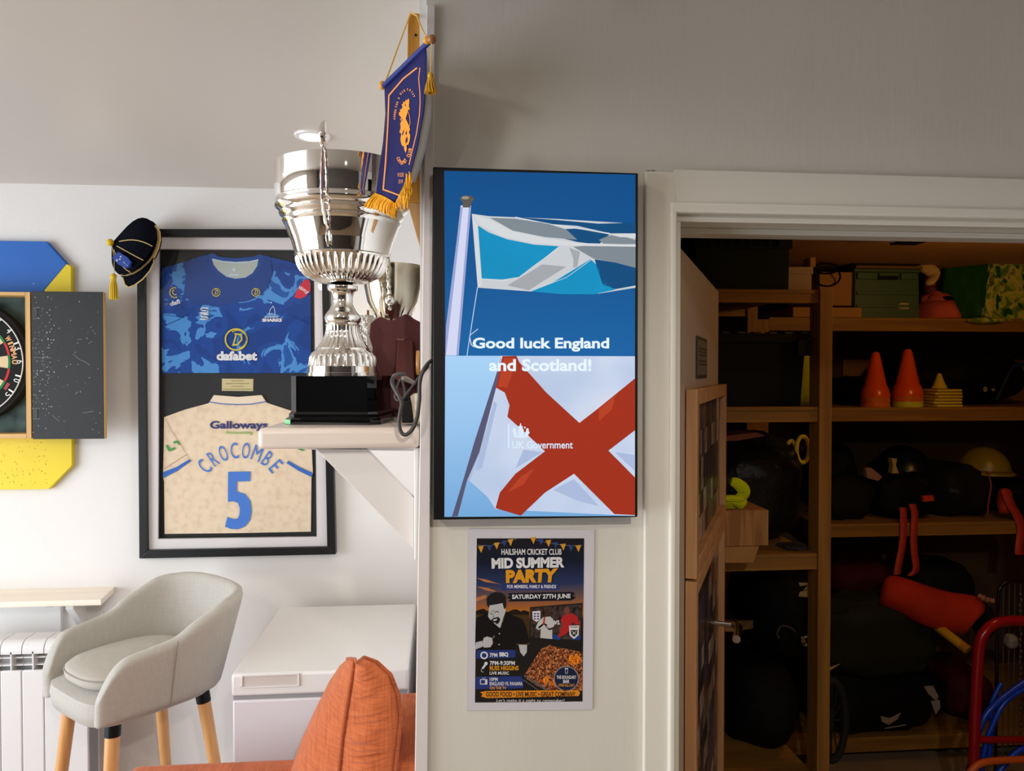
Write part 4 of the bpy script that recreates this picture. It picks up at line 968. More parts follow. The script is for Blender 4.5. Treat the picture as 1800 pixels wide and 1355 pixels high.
# ================================================================== TROPHY SHELF
ZS = PY(600, 752, YF).z; ZS2 = PY(600, 789, YF).z
shf = thing('trophy_shelf', 'thick white painted timber shelf jutting left from the partition', 'shelf', (WX - .2, 1.5, ZS2))
xsl = PY(452, 770, YF).x
MB().box(xsl, YF, ZS2, WX, 1.72, ZS).build('shelf_board', mat('shelf_paint', (226, 212, 200), .35, bump=.35, bscale=18, stretch=(.5, 2, 6), spec=.4), shf, bevel=.009, seg=4)
yb = YF + .03
def sp(px, py, Y=yb): return PY(px, py, Y)
cb = lambda x, y: PY(440 + x / 3.565, 720 + y / 3.565, yb)
zcap = ZS2 - .0005
def cz(p): return V(p.x, p.y, min(p.z, zcap))
MB().prism([cz(cb(400, 225)), cz(cb(735, 225)), cb(740, 262), cb(1028, 557), cb(1028, 878)], (0, .022, 0)).build('brace', M_gloss, shf, bevel=.0012)
MB().prism([cz(cb(350, 225)), cz(cb(1040, 225)), cb(1040, 259), cb(352, 250)], (0, .20, 0)).build('top_cleat', M_white, shf, bevel=.001)
a, b = cb(1028, 225), cb(1050, 930)
MB().box(a.x, yb - .012, b.z, WX, yb + .05, zcap).build('upright_cleat', M_white, shf, bevel=.0015)

# ---- the big silver cup
YT = 1.40
TC = PY(603, 700, YT)
def zt3(py, px=603): return PY(px, py, YT).z
kx = (PY(604, 650, YT).x - PY(603, 650, YT).x)
tro = thing('silver_cup', 'large polished silver cup on a glossy black plinth, nearest on the trophy shelf', 'trophy', (TC.x, YT, ZS))
prof = [(117, 296), (117, 299), (116.5, 310), (115.5, 355), (113.5, 360), (115.5, 364), (115, 369), (110, 373), (106.5, 376), (108.5, 380), (106.5, 384), (102, 387), (101, 390), (103, 393), (101, 397), (95, 402), (92, 412), (87, 430), (83, 444), (81.5, 450), (83, 452), (81.5, 455)]
pr = [(r * kx, zt3(y) - ZS) for r, y in prof]
body = MB().lathe((TC.x, YT, ZS), list(reversed(pr)), 96, cap=False)
inner = [((r - 2) * kx, zt3(y + (2 if y > 300 else 0)) - ZS) for r, y in ((116, 299), (112, 345), (100, 400), (80, 450), (2, 470))]
body.grid([[V(TC.x + r * math.cos(2 * PI * k / 96), YT + r * math.sin(2 * PI * k / 96), ZS + z) for k in range(96)] for r, z in [pr[0]] + inner], True)
body.build('bowl', M_chrome, tro, smooth=50)
fl_ = [(81.5, 455), (81, 460), (79, 468), (74, 477), (66, 486), (54, 493), (40, 498), (14, 501), (13, 506)]
MB().lathe((TC.x, YT, ZS), [(r * kx, zt3(y) - ZS) for r, y in reversed(fl_)], 264, mod=lambda i, k, a: 1 - .045 * (abs(math.sin(a * 22)) ** .6) * (1 if 1 < i < 8 else 0), cap=False).build('fluted_cup', M_chrome, tro, smooth=60)
stem = [(13, 500), (27, 503), (28, 507), (26, 511), (20, 514), (18, 524), (18.5, 534), (24, 545), (31, 554), (33, 560), (31, 566), (29, 568), (28, 570)]
MB().lathe((TC.x, YT, ZS), [(r * kx, zt3(y) - ZS) for r, y in reversed(stem)], 64).build('stem', M_chrome, tro, smooth=60)
ft = [(28, 570), (31, 571), (30, 576), (32, 588), (38, 600), (45, 610), (46, 613)]
MB().lathe((TC.x, YT, ZS), [(r * kx, zt3(y) - ZS) for r, y in reversed(ft)], 180, mod=lambda i, k, a: 1 - .06 * (abs(math.sin(a * 15 + i * .1)) ** .7) * (1 if 0 < i < 5 else 0)).build('fluted_foot', M_chrome, tro, smooth=60)
ft = [(46, 612), (47, 616), (54, 620), (58, 628), (60, 640), (60, 644)]
MB().lathe((TC.x, YT, ZS), [(r * kx, zt3(y) - ZS) for r, y in reversed(ft)], 192, mod=lambda i, k, a: 1 - .045 * (abs(math.sin(a * 16)) ** .5) * (1 if 0 < i < 4 else 0)).build('gadrooned_foot', M_chrome, tro, smooth=60)
MB().lathe((TC.x, YT, ZS), [(63 * kx, zt3(662) - ZS), (63 * kx, zt3(655) - ZS), (61.5 * kx, zt3(654.5) - ZS), (61 * kx, zt3(644) - ZS), (60 * kx, zt3(643.5) - ZS)], 96).build('foot_band', M_chrome, tro, smooth=30)
# plinth with cut corners
def octo(w, d, c, z): return [V(TC.x + x * .9903 + y * .1392, YT - x * .1392 + y * .9903, z) for x, y in ((-w + c, -d), (w - c, -d), (w, -d + c), (w, d - c), (w - c, d), (-w + c, d), (-w, d - c), (-w, -d + c))]
hw = 74 * kx
pl_ = MB()
zz = [(hw, zt3(661)), (hw, zt3(728))]
lv = [octo(hw, hw * .95, .013, zt3(660.5)), octo(hw, hw * .95, .013, ZS + .022), octo(hw + .0035, hw * .95 + .0035, .014, ZS + .018), octo(hw + .0035, hw * .95 + .0035, .014, ZS + .013), octo(hw + .009, hw * .95 + .009, .015, ZS + .009), octo(hw + .009, hw * .95 + .009, .015, ZS + .0004)]
pl_.grid(lv, True); pl_.add(lv[0], [tuple(range(8))]); pl_.add(lv[-1], [tuple(range(8))])
pl_.build('plinth', M_blackgloss, tro, smooth=20)
oc = octo(hw + .0094, hw * .95 + .0094, .0154, ZS + .001); st_ = MB().hexa([oc[7], oc[0], oc[0] + V(0, .003, 0), oc[7] + V(.003, 0, 0), oc[7] + V(0, 0, .0075), oc[0] + V(0, 0, .0075), oc[0] + V(0, .003, .0075), oc[7] + V(.003, 0, .0075)])
st_.build('green_sticker', mat('sticker_green', (130, 214, 150), .5), tro)
# handles: leaf-edged scrolls in the plane pointing at the camera, and the one behind
def handle(sgn, name):
    ang = math.atan2(-1 * sgn, -.11 * sgn)
    dx, dy = math.cos(ang), math.sin(ang)
    def hp(r, py, o=0): return V(TC.x + dx * r * kx - dy * o, YT + dy * r * kx + dx * o, PY(603, py, YT - r * kx).z)
    path = spline([hp(82, 425), hp(92, 404), hp(112, 388), hp(128, 360), hp(134, 325), hp(132, 290), hp(126, 262), hp(118, 250)], 6)
    m = MB(); nn = len(path)
    m.tube(path, [.0018 + .0014 * math.sin(PI * min(1, i / nn * 1.1)) ** .5 + .0005 * math.sin(i * 1.7) for i in range(nn)], 8, flat=1.8)
    leaf = spline([hp(118, 262), hp(128, 250), hp(132, 236), hp(126, 222), hp(118, 214)], 5)
    m.tube(leaf, [.0018 + .0026 * math.sin(PI * i / (len(leaf) - 1)) + .0006 * math.sin(i * 2.5) for i in range(len(leaf))], 8, flat=1.5)
    sc_ = spline([hp(98, 398), hp(106, 415), hp(96, 432), hp(86, 424)], 4); m.tube(sc_, .002, 6)
    m.build(name, M_chrome, tro, smooth=60)
handle(1, 'handle'); handle(-1, 'handle')

# ---- small cup behind
Y2 = 1.56
c2 = PY(690, 560, Y2); k2 = PY(691, 650, Y2).x - PY(690, 650, Y2).x
z2f = lambda py: PY(690, py, Y2).z
cup2 = thing('silver_cup', 'smaller tarnished silver cup half hidden behind the red wooden shield', 'trophy', (c2.x, Y2, ZS))
pr = [(30, 728), (30, 716), (10, 700), (8, 660), (7, 600), (12, 578), (28, 566), (30, 562), (34, 550), (44, 530), (49, 505), (51, 480), (52, 470), (53, 468)]
MB().lathe((c2.x, Y2, ZS), [(r * k2, z2f(y) - ZS if y != 728 else 0.001) for r, y in pr], 64, cap=False).build('bowl', mat('tarnished_silver', (206, 196, 176), .12, 1.0), cup2, smooth=60)
m = MB()
for k in range(14):
    a = 2 * PI * k / 14; m.prism([V(c2.x + r * k2 * math.cos(a + o), Y2 + r * k2 * math.sin(a + o), z2f(y)) for r, o, y in ((28, -.16, 566), (34, -.1, 554), (40, 0, 541), (34, .1, 554), (28, .16, 566))], (.001 * math.cos(a), .001 * math.sin(a), .0005))
m.build('leaf_ring', M_chrome, cup2)
hx = PY(687, 500, Y2 - 51 * k2)
m = MB(); pth = spline([V(c2.x - .002, Y2 - 40 * k2, z2f(548)), V(c2.x - .002, Y2 - 50 * k2, z2f(525)), V(c2.x - .003, Y2 - 62 * k2, z2f(495)), V(c2.x - .002, Y2 - 62 * k2, z2f(455))], 8)
m.tube(pth, [.003 + .0012 * math.sin(i * 2.2) for i in range(len(pth))], 8); m.ball(V(c2.x - .002, Y2 - 44 * k2, z2f(532)), (.009, .004, .010), 8); m.build('handle', M_chrome, cup2)
# ---- cut-crystal piece between
p = PY(641, 590, 1.60)
ct = thing('crystal_trophy', 'small cut crystal piece glinting between the cup stem and the shield', 'trophy', (p.x, 1.60, ZS))
m = MB()
m.lathe((p.x, 1.60, ZS), [(.030, 0), (.030, .01), (.022, .02), (.022, .14), (.026, PY(641, 555, 1.6).z - ZS)], 10); m.build('crystal_body', mat('crystal', (206, 200, 190), .08, .7, bump=1.0, bscale=150, bdist=.01), ct, smooth=None)
MB().box(p.x + .006, 1.585, PY(641, 556, 1.6).z, p.x + .011, 1.59, PY(641, 546, 1.6).z).build('finial', mat('finial_brown', (150, 96, 60), .4), ct)

# ---- dark red shield, seen from the back with its strut
Y3 = 1.47
c4 = onplane(500, 460, 4.235, Y3)
shd = thing('wooden_shield', 'dark red wooden shield seen from the back, leaning on its strut', 'plaque', tuple(PY(700, 738, Y3)))
Msh = wood('mahogany', (74, 18, 20), (92, 26, 26), 2, .6, 8, .03)
out = [(640, 462), (680, 425), (720, 408), (770, 432), (810, 434), (860, 410), (900, 388), (935, 400), (965, 425), (1010, 448), (1080, 462), (1090, 600), (1084, 800), (1050, 960), (980, 1090), (760, 1120), (700, 1060), (660, 940), (640, 800), (655, 640), (630, 560)]
o_ = [c4(*q) for q in out]; o_[15] = V(o_[15].x, o_[15].y, ZS + .004); o_[14] = V(o_[14].x, o_[14].y, ZS + .004)
o_ = [V(min(p.x, WX - .002), p.y, p.z) for p in o_]
MB().prism(o_, (0, .018, 0)).build('shield_board', Msh, shd, bevel=.004, seg=2)
a = c4(840, 575); 
MB().hexa([c4(835, 880) + V(0, -.045, 0), c4(975, 890) + V(0, -.045, 0), c4(975, 890) + V(0, -.033, 0), c4(835, 880) + V(0, -.033, 0), c4(845, 580) + V(0, -.012, 0), c4(955, 590) + V(0, -.012, 0), c4(955, 590), c4(845, 580)]).build('strut', wood('mahogany_strut', (76, 26, 26), (92, 36, 32), 2, .3, 8, .03), shd, bevel=.002)
MB().box(c4(840, 575).x, Y3 - .014, c4(840, 590).z, c4(895, 575).x, Y3 - .002, c4(840, 573).z).build('strut_hinge', mat('brass_hinge', (110, 70, 60), .4, .5), shd)
# white tray edge and plug by the shield
p = PY(700, 736, 1.45)
MB().box(PY(672, 736, 1.44).x, 1.43, ZS, PY(706, 736, 1.44).x, 1.46, ZS + .0055).build('paper_card', mat('card_white', (222, 214, 200), .6)).__setitem__('label', 'thin white card lying on the shelf under the dark red shield')
bpy.data.objects['paper_card']['category'] = 'card'
# round-edged wooden plaque at the partition
p = PY(738, 637, 1.36)
pq = MB().lathe((WX - .004, 1.36, (PY(735, 618, 1.36).z + PY(735, 657, 1.36).z) / 2), [(.002, 0), (.021, 0), (.0225, .003), (.021, .006), (.002, .006)], 32, axis=(-1, 0, 0)).build('wooden_disc', wood('oak_disc', (170, 110, 40), (196, 136, 60), 2, .3))
tag(pq, 'honey coloured wooden disc fixed edge-on to the partition beside the shield', 'plaque')
# power adapter and white plug
c8 = onplane(640, 560, 5.647, 1.29)
pa_ = thing('power_adapter', 'black power adapter block standing on the shelf by the partition', 'adapter', tuple(V(c8(425, 1035).x, 1.29, ZS)))
q = [c8(378, 820), c8(448, 805), c8(486, 1035), c8(374, 1035)]
q = [V(v.x, v.y, max(v.z, ZS + .0003)) for v in q]
MB().prism(q, (0, .03, 0)).build('adapter_body', M_blackpl, pa_, bevel=.002)
MB().box(c8(385, 1).x, 1.294, c8(1, 820).z, c8(435, 1).x, 1.31, c8(1, 700).z).build('plug_top', M_blackpl, pa_, bevel=.002)
pgl = thing('white_plug', 'cream plastic plug resting on the shelf behind the hanging cable', 'plug', (c8(520, 900).x, 1.295, ZS))
MB().prism([V(c8(x, y).x, 1.295, max(c8(x, y).z, ZS + .0003)) for x, y in ((455, 770), (485, 748), (560, 735), (566, 1035), (492, 1030))], (0, .03, 0)).build('plug_body', mat('cream_plastic', (226, 214, 190), .4), pgl, bevel=.003)
# cable from behind the screen, looping over the shelf edge
cb8 = lambda x, y, Y: PY(640 + x / 5.647, 560 + y / 5.647, Y)
cable = MB()
cable.tube(spline([cb8(700, 400, YF - .012), cb8(640, 440, YF - .02), cb8(580, 530, YF - .03), (cb8(552, 640, YF - .03)), cb8(548, 800, YF - .03), cb8(530, 960, YF - .03), cb8(490, 1080, YF - .03), cb8(420, 1150, YF - .03), cb8(370, 1130, YF - .03), cb8(346, 1040, YF - .03), cb8(360, 920, YF - .03), cb8(372, 840, YF - .028), cb8(350, 780, YF - .02), cb8(310, 710, YF - .015), cb8(278, 640, YF - .01), cb8(290, 580, YF), cb8(340, 550, YF + .02), cb8(400, 556, YF + .03)], 8), .0032, 10)
cable.build('power_cable', mat('cable_grey', (62, 58, 56), .45), smooth=60)
tag(bpy.data.objects['power_cable'], 'dark grey power cable looping from behind the screen over the shelf edge', 'cable')
th = MB(); th.tube(spline([cb8(640, 470, YF - .01), cb8(560, 560, YF - .008), cb8(470, 680, YF - .006), cb8(390, 780, YF - .008), cb8(335, 812, YF - .01), cb8(305, 780, YF - .004), cb8(310, 740, YF + .004), cb8(335, 650, YF + .01), cb8(358, 606, YF + .02), cb8(385, 640, YF + .025), cb8(405, 730, YF + .03), cb8(412, 800, 1.30)], 8), .0016, 8)
tag(th.build('thin_lead', mat('lead_grey', (74, 70, 68), .45), smooth=60), 'thin grey lead crossing the thicker cable above the adapter', 'cable')
th = MB(); th.hexa([cb8(385, 560, 1.27), cb8(400, 630, 1.27), cb8(440, 630, 1.28), cb8(430, 580, 1.28), cb8(390, 545, 1.29), cb8(410, 545, 1.29), cb8(500, 610, 1.30), cb8(490, 640, 1.30)])
MB().tube([cb8(385, 585, 1.28), cb8(420, 600, 1.285), cb8(500, 640, 1.30)], [.0052, .005, .0035], 8).build('cable_tag', mat('tag_grey', (120, 112, 104), .5), bpy.data.objects['power_cable'])

# ================================================================== WOODEN BOARD AND PENNANT ON THE PARTITION'S SIDE
Yb_ = 1.30
vb = thing('varnished_board', 'golden varnished timber board upright against the partition end, behind the pennant', 'board', (WX - .02, Yb_, PY(730, 440, Yb_).z))
a = [PY(718, 30, Yb_), PY(724, 22, Yb_), PY(746, 23, Yb_)]
xR = WX + .004
pt = [PY(717, 34, Yb_), PY(723, 23, Yb_), V(xR, Yb_, PY(730, 23, Yb_).z), V(xR, Yb_, PY(730, 355, Yb_).z), PY(712, 355, Yb_)]
MB().prism(pt, (0, .018, 0)).build('upper_board', wood('varnished_pine', (178, 118, 34), (206, 146, 58), 2, .25, 10, .05), vb, bevel=.0015)
MB().prism([PY(716, 355, Yb_ + .002), V(xR, Yb_ + .002, PY(740, 355, Yb_).z), V(xR, Yb_ + .002, PY(740, 442, Yb_).z), PY(738, 436, Yb_ + .002)], (0, .016, 0)).build('lower_bracket', wood('varnished_pine_pale', (186, 136, 84), (206, 160, 104), 2, .3, 10, .05), vb, bevel=.0015)
p = PY(731, 62, Yb_ - .001); MB().lathe(p, [(.0015, 0), (.0024, .0008), (.001, .0012)], 8, axis=(0, -1, 0)).build('knot_hole', M_blackpl, vb)

def lerp(a, b, t): return a + (b - a) * t
def curve(K, t):
    n = len(K) - 1; x = max(0, t) * n; i = min(n - 1, int(x)); u = x - i
    return tuple(lerp(K[i][j], K[i + 1][j], u) for j in range(len(K[0])))
LK = [(676, 152, 1.300), (678, 200, 1.294), (674, 248, 1.288), (667, 296, 1.28), (661, 342, 1.270)]
RK = [(749, 84, 1.135), (749, 142, 1.140), (745, 197, 1.150), (734, 258, 1.165), (718, 318, 1.185)]
def S2(u, v): a, b = curve(LK, v), curve(RK, v); return lerp(a[0], b[0], u), lerp(a[1], b[1], u)
def S3(u, v, off=0):
    a, b = curve(LK, v), curve(RK, v); px, py = lerp(a[0], b[0], u), lerp(a[1], b[1], u)
    Y = lerp(a[2], b[2], u) - .006 * math.sin(PI * u) * v - .004 * math.sin(u * 9 + v * 3) * v
    p = PY(px, py, Y); return p + V(-.6, -.75, 0).normalized() * off if off else p
def inv(px, py):
    u, v = .5, .5
    for _ in range(30):
        x, y = S2(u, v); e = 1e-3
        xu, yu = S2(u + e, v); xv, yv = S2(u, v + e)
        a, b, c, d = (xu - x) / e, (xv - x) / e, (yu - y) / e, (yv - y) / e; D = a * d - b * c
        ex, ey = px - x, py - y; u += (d * ex - b * ey) / D; v += (-c * ex + a * ey) / D
        v = max(-.2, min(1.4, v)); u = max(-.5, min(1.5, u))
    return u, v
pen = thing('club_pennant', 'navy and orange cricket club pennant with gold fringe hanging from a dowel', 'pennant', tuple(S3(.5, 1)))
def vmax(u): return 1 + .165 * (u / .78 if u < .78 else (1 - u) / .22)
rows = [[S3(i / 20, vmax(i / 20) * j / 24 if j < 24 else vmax(i / 20)) for i in range(21)] for j in range(25)]
Mn = mat('satin_navy', (20, 22, 82), .6, spec=.2)
MB().grid(rows).build('pennant_cloth', Mn, pen, smooth=180, solid=.0012)
# white backing cloth curling behind the right edge
MB().grid([[S3(1, v) + V(.000, .004, 0), S3(1, v) + V(.006 * math.sin(PI * min(v, 1)) + .010 * v, .012, 0.0)] for v in [i / 16 for i in range(17)]]).build('pennant_lining', mat('lining_white', (214, 214, 214), .7), pen, smooth=180, solid=.0008)
c3 = lambda k: (lambda x, y: S3(*inv(660 + x / 4.836, 120 + y / 4.836), off=.0012 + .0004 * k))
Mor = mat('print_orange', (238, 146, 66), .6); Mor2 = mat('print_orange_lion', (246, 146, 24), .6)
f = Flat(c3(0)); f.seg = 18; f.L([(355, 0), (240, 90), (118, 232), (108, 500), (90, 800), (70, 1032), (150, 1060), (238, 1094)], 12); f.L([(382, 0), (372, 90), (382, 200), (384, 300), (378, 400), (352, 560), (318, 700), (290, 820)], 7)
f.build('orange_border', Mor, pen, smooth=None)
f = Flat(c3(1))
f.P([(286, 258), (294, 275), (290, 320), (298, 360), (286, 350), (278, 380), (272, 400), (262, 430), (282, 470), (300, 520), (290, 545), (302, 575), (296, 620), (286, 650), (270, 655), (272, 690), (262, 722), (250, 690), (246, 660), (232, 662), (222, 630), (218, 600), (226, 560), (210, 545), (220, 510), (216, 470), (228, 450), (214, 440), (226, 420), (206, 400), (204, 380), (218, 370), (212, 348), (226, 352), (236, 330), (228, 310), (244, 300), (240, 286), (258, 290), (262, 270), (276, 275)])
f.L([(284, 372), (298, 420), (300, 470), (290, 506)], 4)
f.build('lion_emblem', Mor2, pen, smooth=None)
f = Flat(c3(2)); f.P([(232, 560), (250, 520), (246, 545), (236, 575)]); f.P([(262, 610), (275, 580), (276, 620), (262, 645)]); f.P([(222, 430), (236, 440), (232, 452)]); f.P([(260, 560), (272, 530), (270, 570)]); f.P([(255, 320), (262, 300), (264, 330)])
f.build('lion_shading', Mn, pen, smooth=None)
# lettering on an upright ellipse as seen on the cloth
f = Flat(c3(2))
def earc(t, pts, h, w):
    n = len(t)
    P = rs(pts, 60)
    for i, ch in enumerate(t):
        if ch == ' ': continue
        q = (i + .5) / n * 59; k = int(q); a, b = P[max(0, k - 1)], P[min(59, k + 2)]
        tx, ty = b[0] - a[0], b[1] - a[1]; l = math.hypot(tx, ty); tx /= l; ty /= l; nx, ny = ty, -tx
        vs, fs = glyphs(ch, .04); x0 = min(v[0] for v in vs); x1 = max(v[0] for v in vs)
        f.add([f.fn(P[k][0] + tx * ((x - x0) / (x1 - x0) - .5) * w * (.35 if ch == 'I' else 1) + nx * y / .7 * h, P[k][1] + ty * ((x - x0) / (x1 - x0) - .5) * w * (.35 if ch == 'I' else 1) + ny * y / .7 * h) for x, y in vs], fs)
earc('ANDERTON & DISTRICT', [(176, 440), (178, 400), (190, 340), (208, 270), (228, 225), (262, 196), (292, 190), (314, 212), (330, 256)], 17, 13)
earc('CRICKET CLUB', [(186, 762), (200, 800), (228, 822), (262, 806), (290, 770), (308, 730), (316, 680), (318, 650)][:7], 26, 16)
f.T('IN SUSSEX', 196, 890, 250, 924, .0); f.T('2019', 202, 948, 240, 980, .0)
f.build('orange_lettering', Mor, pen, smooth=None)
fg = MB(); random.seed(9)
def fringe(p, d, ln, m):
    s = V(random.uniform(-.004, .004), random.uniform(-.004, .004), 0)
    g = V(d, 0, 0)
    m.tube(spline([p, p + V(0, 0, -ln * .5) + s + g * .5, p + V(0, 0, -ln) + s * .6 + g, p + V(0, 0, -ln * .6) - s * .6 + g * .7, p + V(.0015, 0, -.001)], 3), .0009, 4)
for i in range(150):
    u = i / 149; p = S3(u * .96, vmax(u * .96) - .01) + V(-.0015, -.0015, 0); fringe(p, -.016 * (1 - u) ** 1.5, .020 + random.uniform(-.003, .004) - (.004 if u > .8 else 0), fg)
for i in range(34):                       # the end that curls up at the right
    t = i / 33; p = PY(lerp(719, 712, t) + random.uniform(-5, 4), lerp(302, 352, t), 1.165); fringe(p, 0, .016, fg)
fg.build('gold_fringe', mat('gold_fringe', (242, 176, 24), .5), pen, kind='stuff')
dwl = MB(); A, B = S3(0, -.0), S3(1, 0); dd = (B - A).normalized()
A2, B2 = PY(673, 152, 1.303), PY(757, 71, 1.125); dd = (B2 - A2).normalized()
dwl.tube([A2 - dd * .004, B2], .0042, 12); dwl.build('dowel', Mop if 0 else mat('dowel_navy', (30, 44, 120), .5), pen)
MB().ball(PY(759, 69, 1.12), (.0068, .0068, .0068), 12).build('ball_finial', wood('finial_wood', (150, 96, 56), (176, 118, 76), 0, .3), pen)
MB().ball(PY(672, 150, 1.302), (.0058, .0058, .0075), 8).build('cord_knot', M_gold, pen); MB().ball(PY(751, 71, 1.125), (.0062, .0062, .0056), 8).build('cord_knot', M_gold, pen)
crd = MB(); hk = PY(722, 22, Yb_ - .004)
crd.tube([PY(676, 148, 1.30), PY(700, 82, 1.297), hk], .0013, 8); crd.tube([PY(752, 69, 1.125), PY(742, 52, 1.19), PY(733, 28, 1.27), hk], .0013, 8)
crd.build('hanging_cord', mat('cord_yellow', (222, 178, 84), .7), pen)
tz = PY(759, 76, 1.118)
MB().tube([tz, PY(757, 132, 1.118)], .0008, 6).build('tassel_cord', MATS['cord_yellow'], pen)
ts = MB(); tp = PY(757, 130, 1.118); ts.ball(tp + V(0, 0, -.003), (.0045, .0045, .0055), 8)
for i in range(22):
    a = 2 * PI * i / 22; r = .0085 if i % 2 else .005
    ts.tube([tp + V(.003 * math.cos(a), .003 * math.sin(a), -.006), tp + V(r * .8 * math.cos(a), r * .8 * math.sin(a), -.018), tp + V(r * math.cos(a + .2), r * math.sin(a + .2), -.028)], .0013, 5)
ts.build('tassel', mat('tassel_gold', (206, 152, 24), .5), pen)
# ================================================================== STORE ROOM: door leaf
HP = PY(1183, 655, 1.405)
Dh = V(.424, .905, 0).normalized()
hz = (ZT - .014)
FE = None
# free edge: where the leaf's top corner appears
best = None
for i in range(400):
    s = .5 + i * .002; p = HP + Dh * s; q = proj((p.x, p.y, hz))
    if best is None or abs(q[0] - 1263) < best[0]: best = (abs(q[0] - 1263), s, q)
LW = best[1]
Nn = V(Dh.y, -Dh.x, 0)      # visible face normal
def DP(s, z, o=0): p = HP + Dh * s + Nn * o; return V(p.x, p.y, z)
def DS(px, py):             # pixel on the leaf's face -> (s, z)
    r = ray(px, py); t = (HP - CO).dot(Nn) / r.dot(Nn); p = CO + r * t; return (p - HP).dot(Dh), p.z
leafd = thing('store_door', 'white store door standing open into the dark store', 'door', tuple(DP(LW / 2, 0)))
leafd['kind'] = 'structure'
del leafd['category']
leafd.name = 'door_1'; WL['door_1'] = WL['store_door']
T_ = .040
MB().hexa([DP(0, .01, -T_), DP(LW, .01, -T_), DP(LW, .01), DP(0, .01), DP(0, hz, -T_), DP(LW, hz, -T_), DP(LW, hz), DP(0, hz)]).build('door_leaf', mat('door_paint', (196, 176, 158), .45, bump=.1, bscale=40), leafd, bevel=.002)
def onleaf(px0, px1, t0, t1, b0, b1):
    """four corners on the leaf (s, z) from photo pixels: left top, right top, right bottom, left bottom"""
    return [DS(px0[0], t0), DS(px1[0], t1), DS(px1[1], b1), DS(px0[1], b0)]
def dbox(name, m, s0, s1, z0, z1, o0, o1, parent, **k):
    return MB().hexa([DP(s0, z0, o0), DP(s1, z0, o0), DP(s1, z0, o1), DP(s0, z0, o1), DP(s0, z1, o0), DP(s1, z1, o0), DP(s1, z1, o1), DP(s0, z1, o1)]).build(name, m, parent, **k)
# small notice on the door
a = DS(1223, 590); b = DS(1240, 664)
nt_ = thing('door_notice', 'small grey framed notice fixed high on the open store door', 'sign', tuple(DP((a[0] + b[0]) / 2, b[1], .002)))
dbox('notice_rim', mat('rim_dark', (58, 50, 44), .5), a[0], b[0], b[1], a[1], .001, .004, nt_)
dbox('notice_face', mat('notice_grey', (112, 104, 96), .5), a[0] + .008, b[0] - .008, b[1] + .008, a[1] - .008, .004, .005, nt_)
m = MB()
for t in (.3, .38, .46, .6, .68): m.hexa([DP(a[0] + .02, lerp(b[1], a[1], 1 - t), .005), DP(b[0] - .02, lerp(b[1], a[1], 1 - t), .005), DP(b[0] - .02, lerp(b[1], a[1], 1 - t), .0054), DP(a[0] + .02, lerp(b[1], a[1], 1 - t), .0054), DP(a[0] + .02, lerp(b[1], a[1], 1 - t) + .004, .005), DP(b[0] - .02, lerp(b[1], a[1], 1 - t) + .004, .005), DP(b[0] - .02, lerp(b[1], a[1], 1 - t) + .004, .0054), DP(a[0] + .02, lerp(b[1], a[1], 1 - t) + .004, .0054)])
m.build('notice_lines', mat('rim_dark', (58, 50, 44)), nt_, smooth=None)
# two pine-framed photo collages hung one above the other
collage = ramp_mat('collage', [(0.0, (40, 34, 34)), (0.2, (106, 82, 70)), (0.4, (70, 66, 74)), (0.55, (150, 132, 122)), (0.68, (122, 50, 52)), (0.78, (74, 82, 104)), (0.9, (190, 176, 160))], 26, voronoi=True, rough=.3)
def photo_board(name, label, s0, s1, z0, z1):
    t = thing(name, label, 'photo board', tuple(DP((s0 + s1) / 2, z0, .004)))
    w = .034
    Mv = wood('board_pine', (186, 134, 88), (210, 160, 112), 2, .45); Mh = wood('board_pine_x', (186, 134, 88), (210, 160, 112), 0, .45)
    dbox('frame_bar', Mv, s0, s0 + w, z0, z1, .002, .026, t, bevel=.0015); dbox('frame_bar', Mv, s1 - w, s1, z0, z1, .002, .026, t, bevel=.0015)
    dbox('frame_bar', Mh, s0 + w, s1 - w, z1 - w, z1, .002, .026, t, bevel=.0015); dbox('frame_bar', Mh, s0 + w, s1 - w, z0, z0 + w, .002, .026, t, bevel=.0015)
    dbox('cork_backing', mat('cork', (60, 46, 38), .9), s0 + w, s1 - w, z0 + w, z1 - w, .002, .008, t)
    random.seed(int(z0 * 100) + 3); cols = [mat('snap_%d' % i, c, .3, var=.45, vscale=45, spec=.4) for i, c in enumerate([(92, 74, 68), (52, 46, 48), (150, 132, 118), (112, 62, 58), (70, 80, 104), (44, 40, 40), (178, 158, 142), (84, 66, 88), (120, 98, 70), (64, 58, 60)])]
    z = z1 - w - .004; cnt = 0
    while z > z0 + w + .02:
        h = random.choice((.055, .065, .085)); s = s0 + w + .003
        while s < s1 - w - .02:
            ww = random.choice((.045, .06, .085)); e = min(s + ww, s1 - w - .002)
            dbox('snapshot', random.choice(cols), s, e - .002, max(z0 + w, z - h + .002) + random.uniform(-.004, .004), z, .008, .0088 + random.uniform(0, .0012), t, smooth=None)
            s = e; cnt += 1
        z -= h
    return t
tl = DS(1204, 684); tr_ = DS(1263, 681); bl_q = DS(1196, 1033)
s0, s1 = tl[0], LW - .002
zt0 = DS(1204, 684)[1]; zb0 = DS(1196, 1030)[1]
photo_board('photo_board', 'pine framed collage of club photographs, upper of two on the store door', s0, s1, zb0, zt0)
photo_board('photo_board', 'pine framed collage of club photographs, lower of two on the store door', s0, s1 - .03, .22, zb0 - .006)
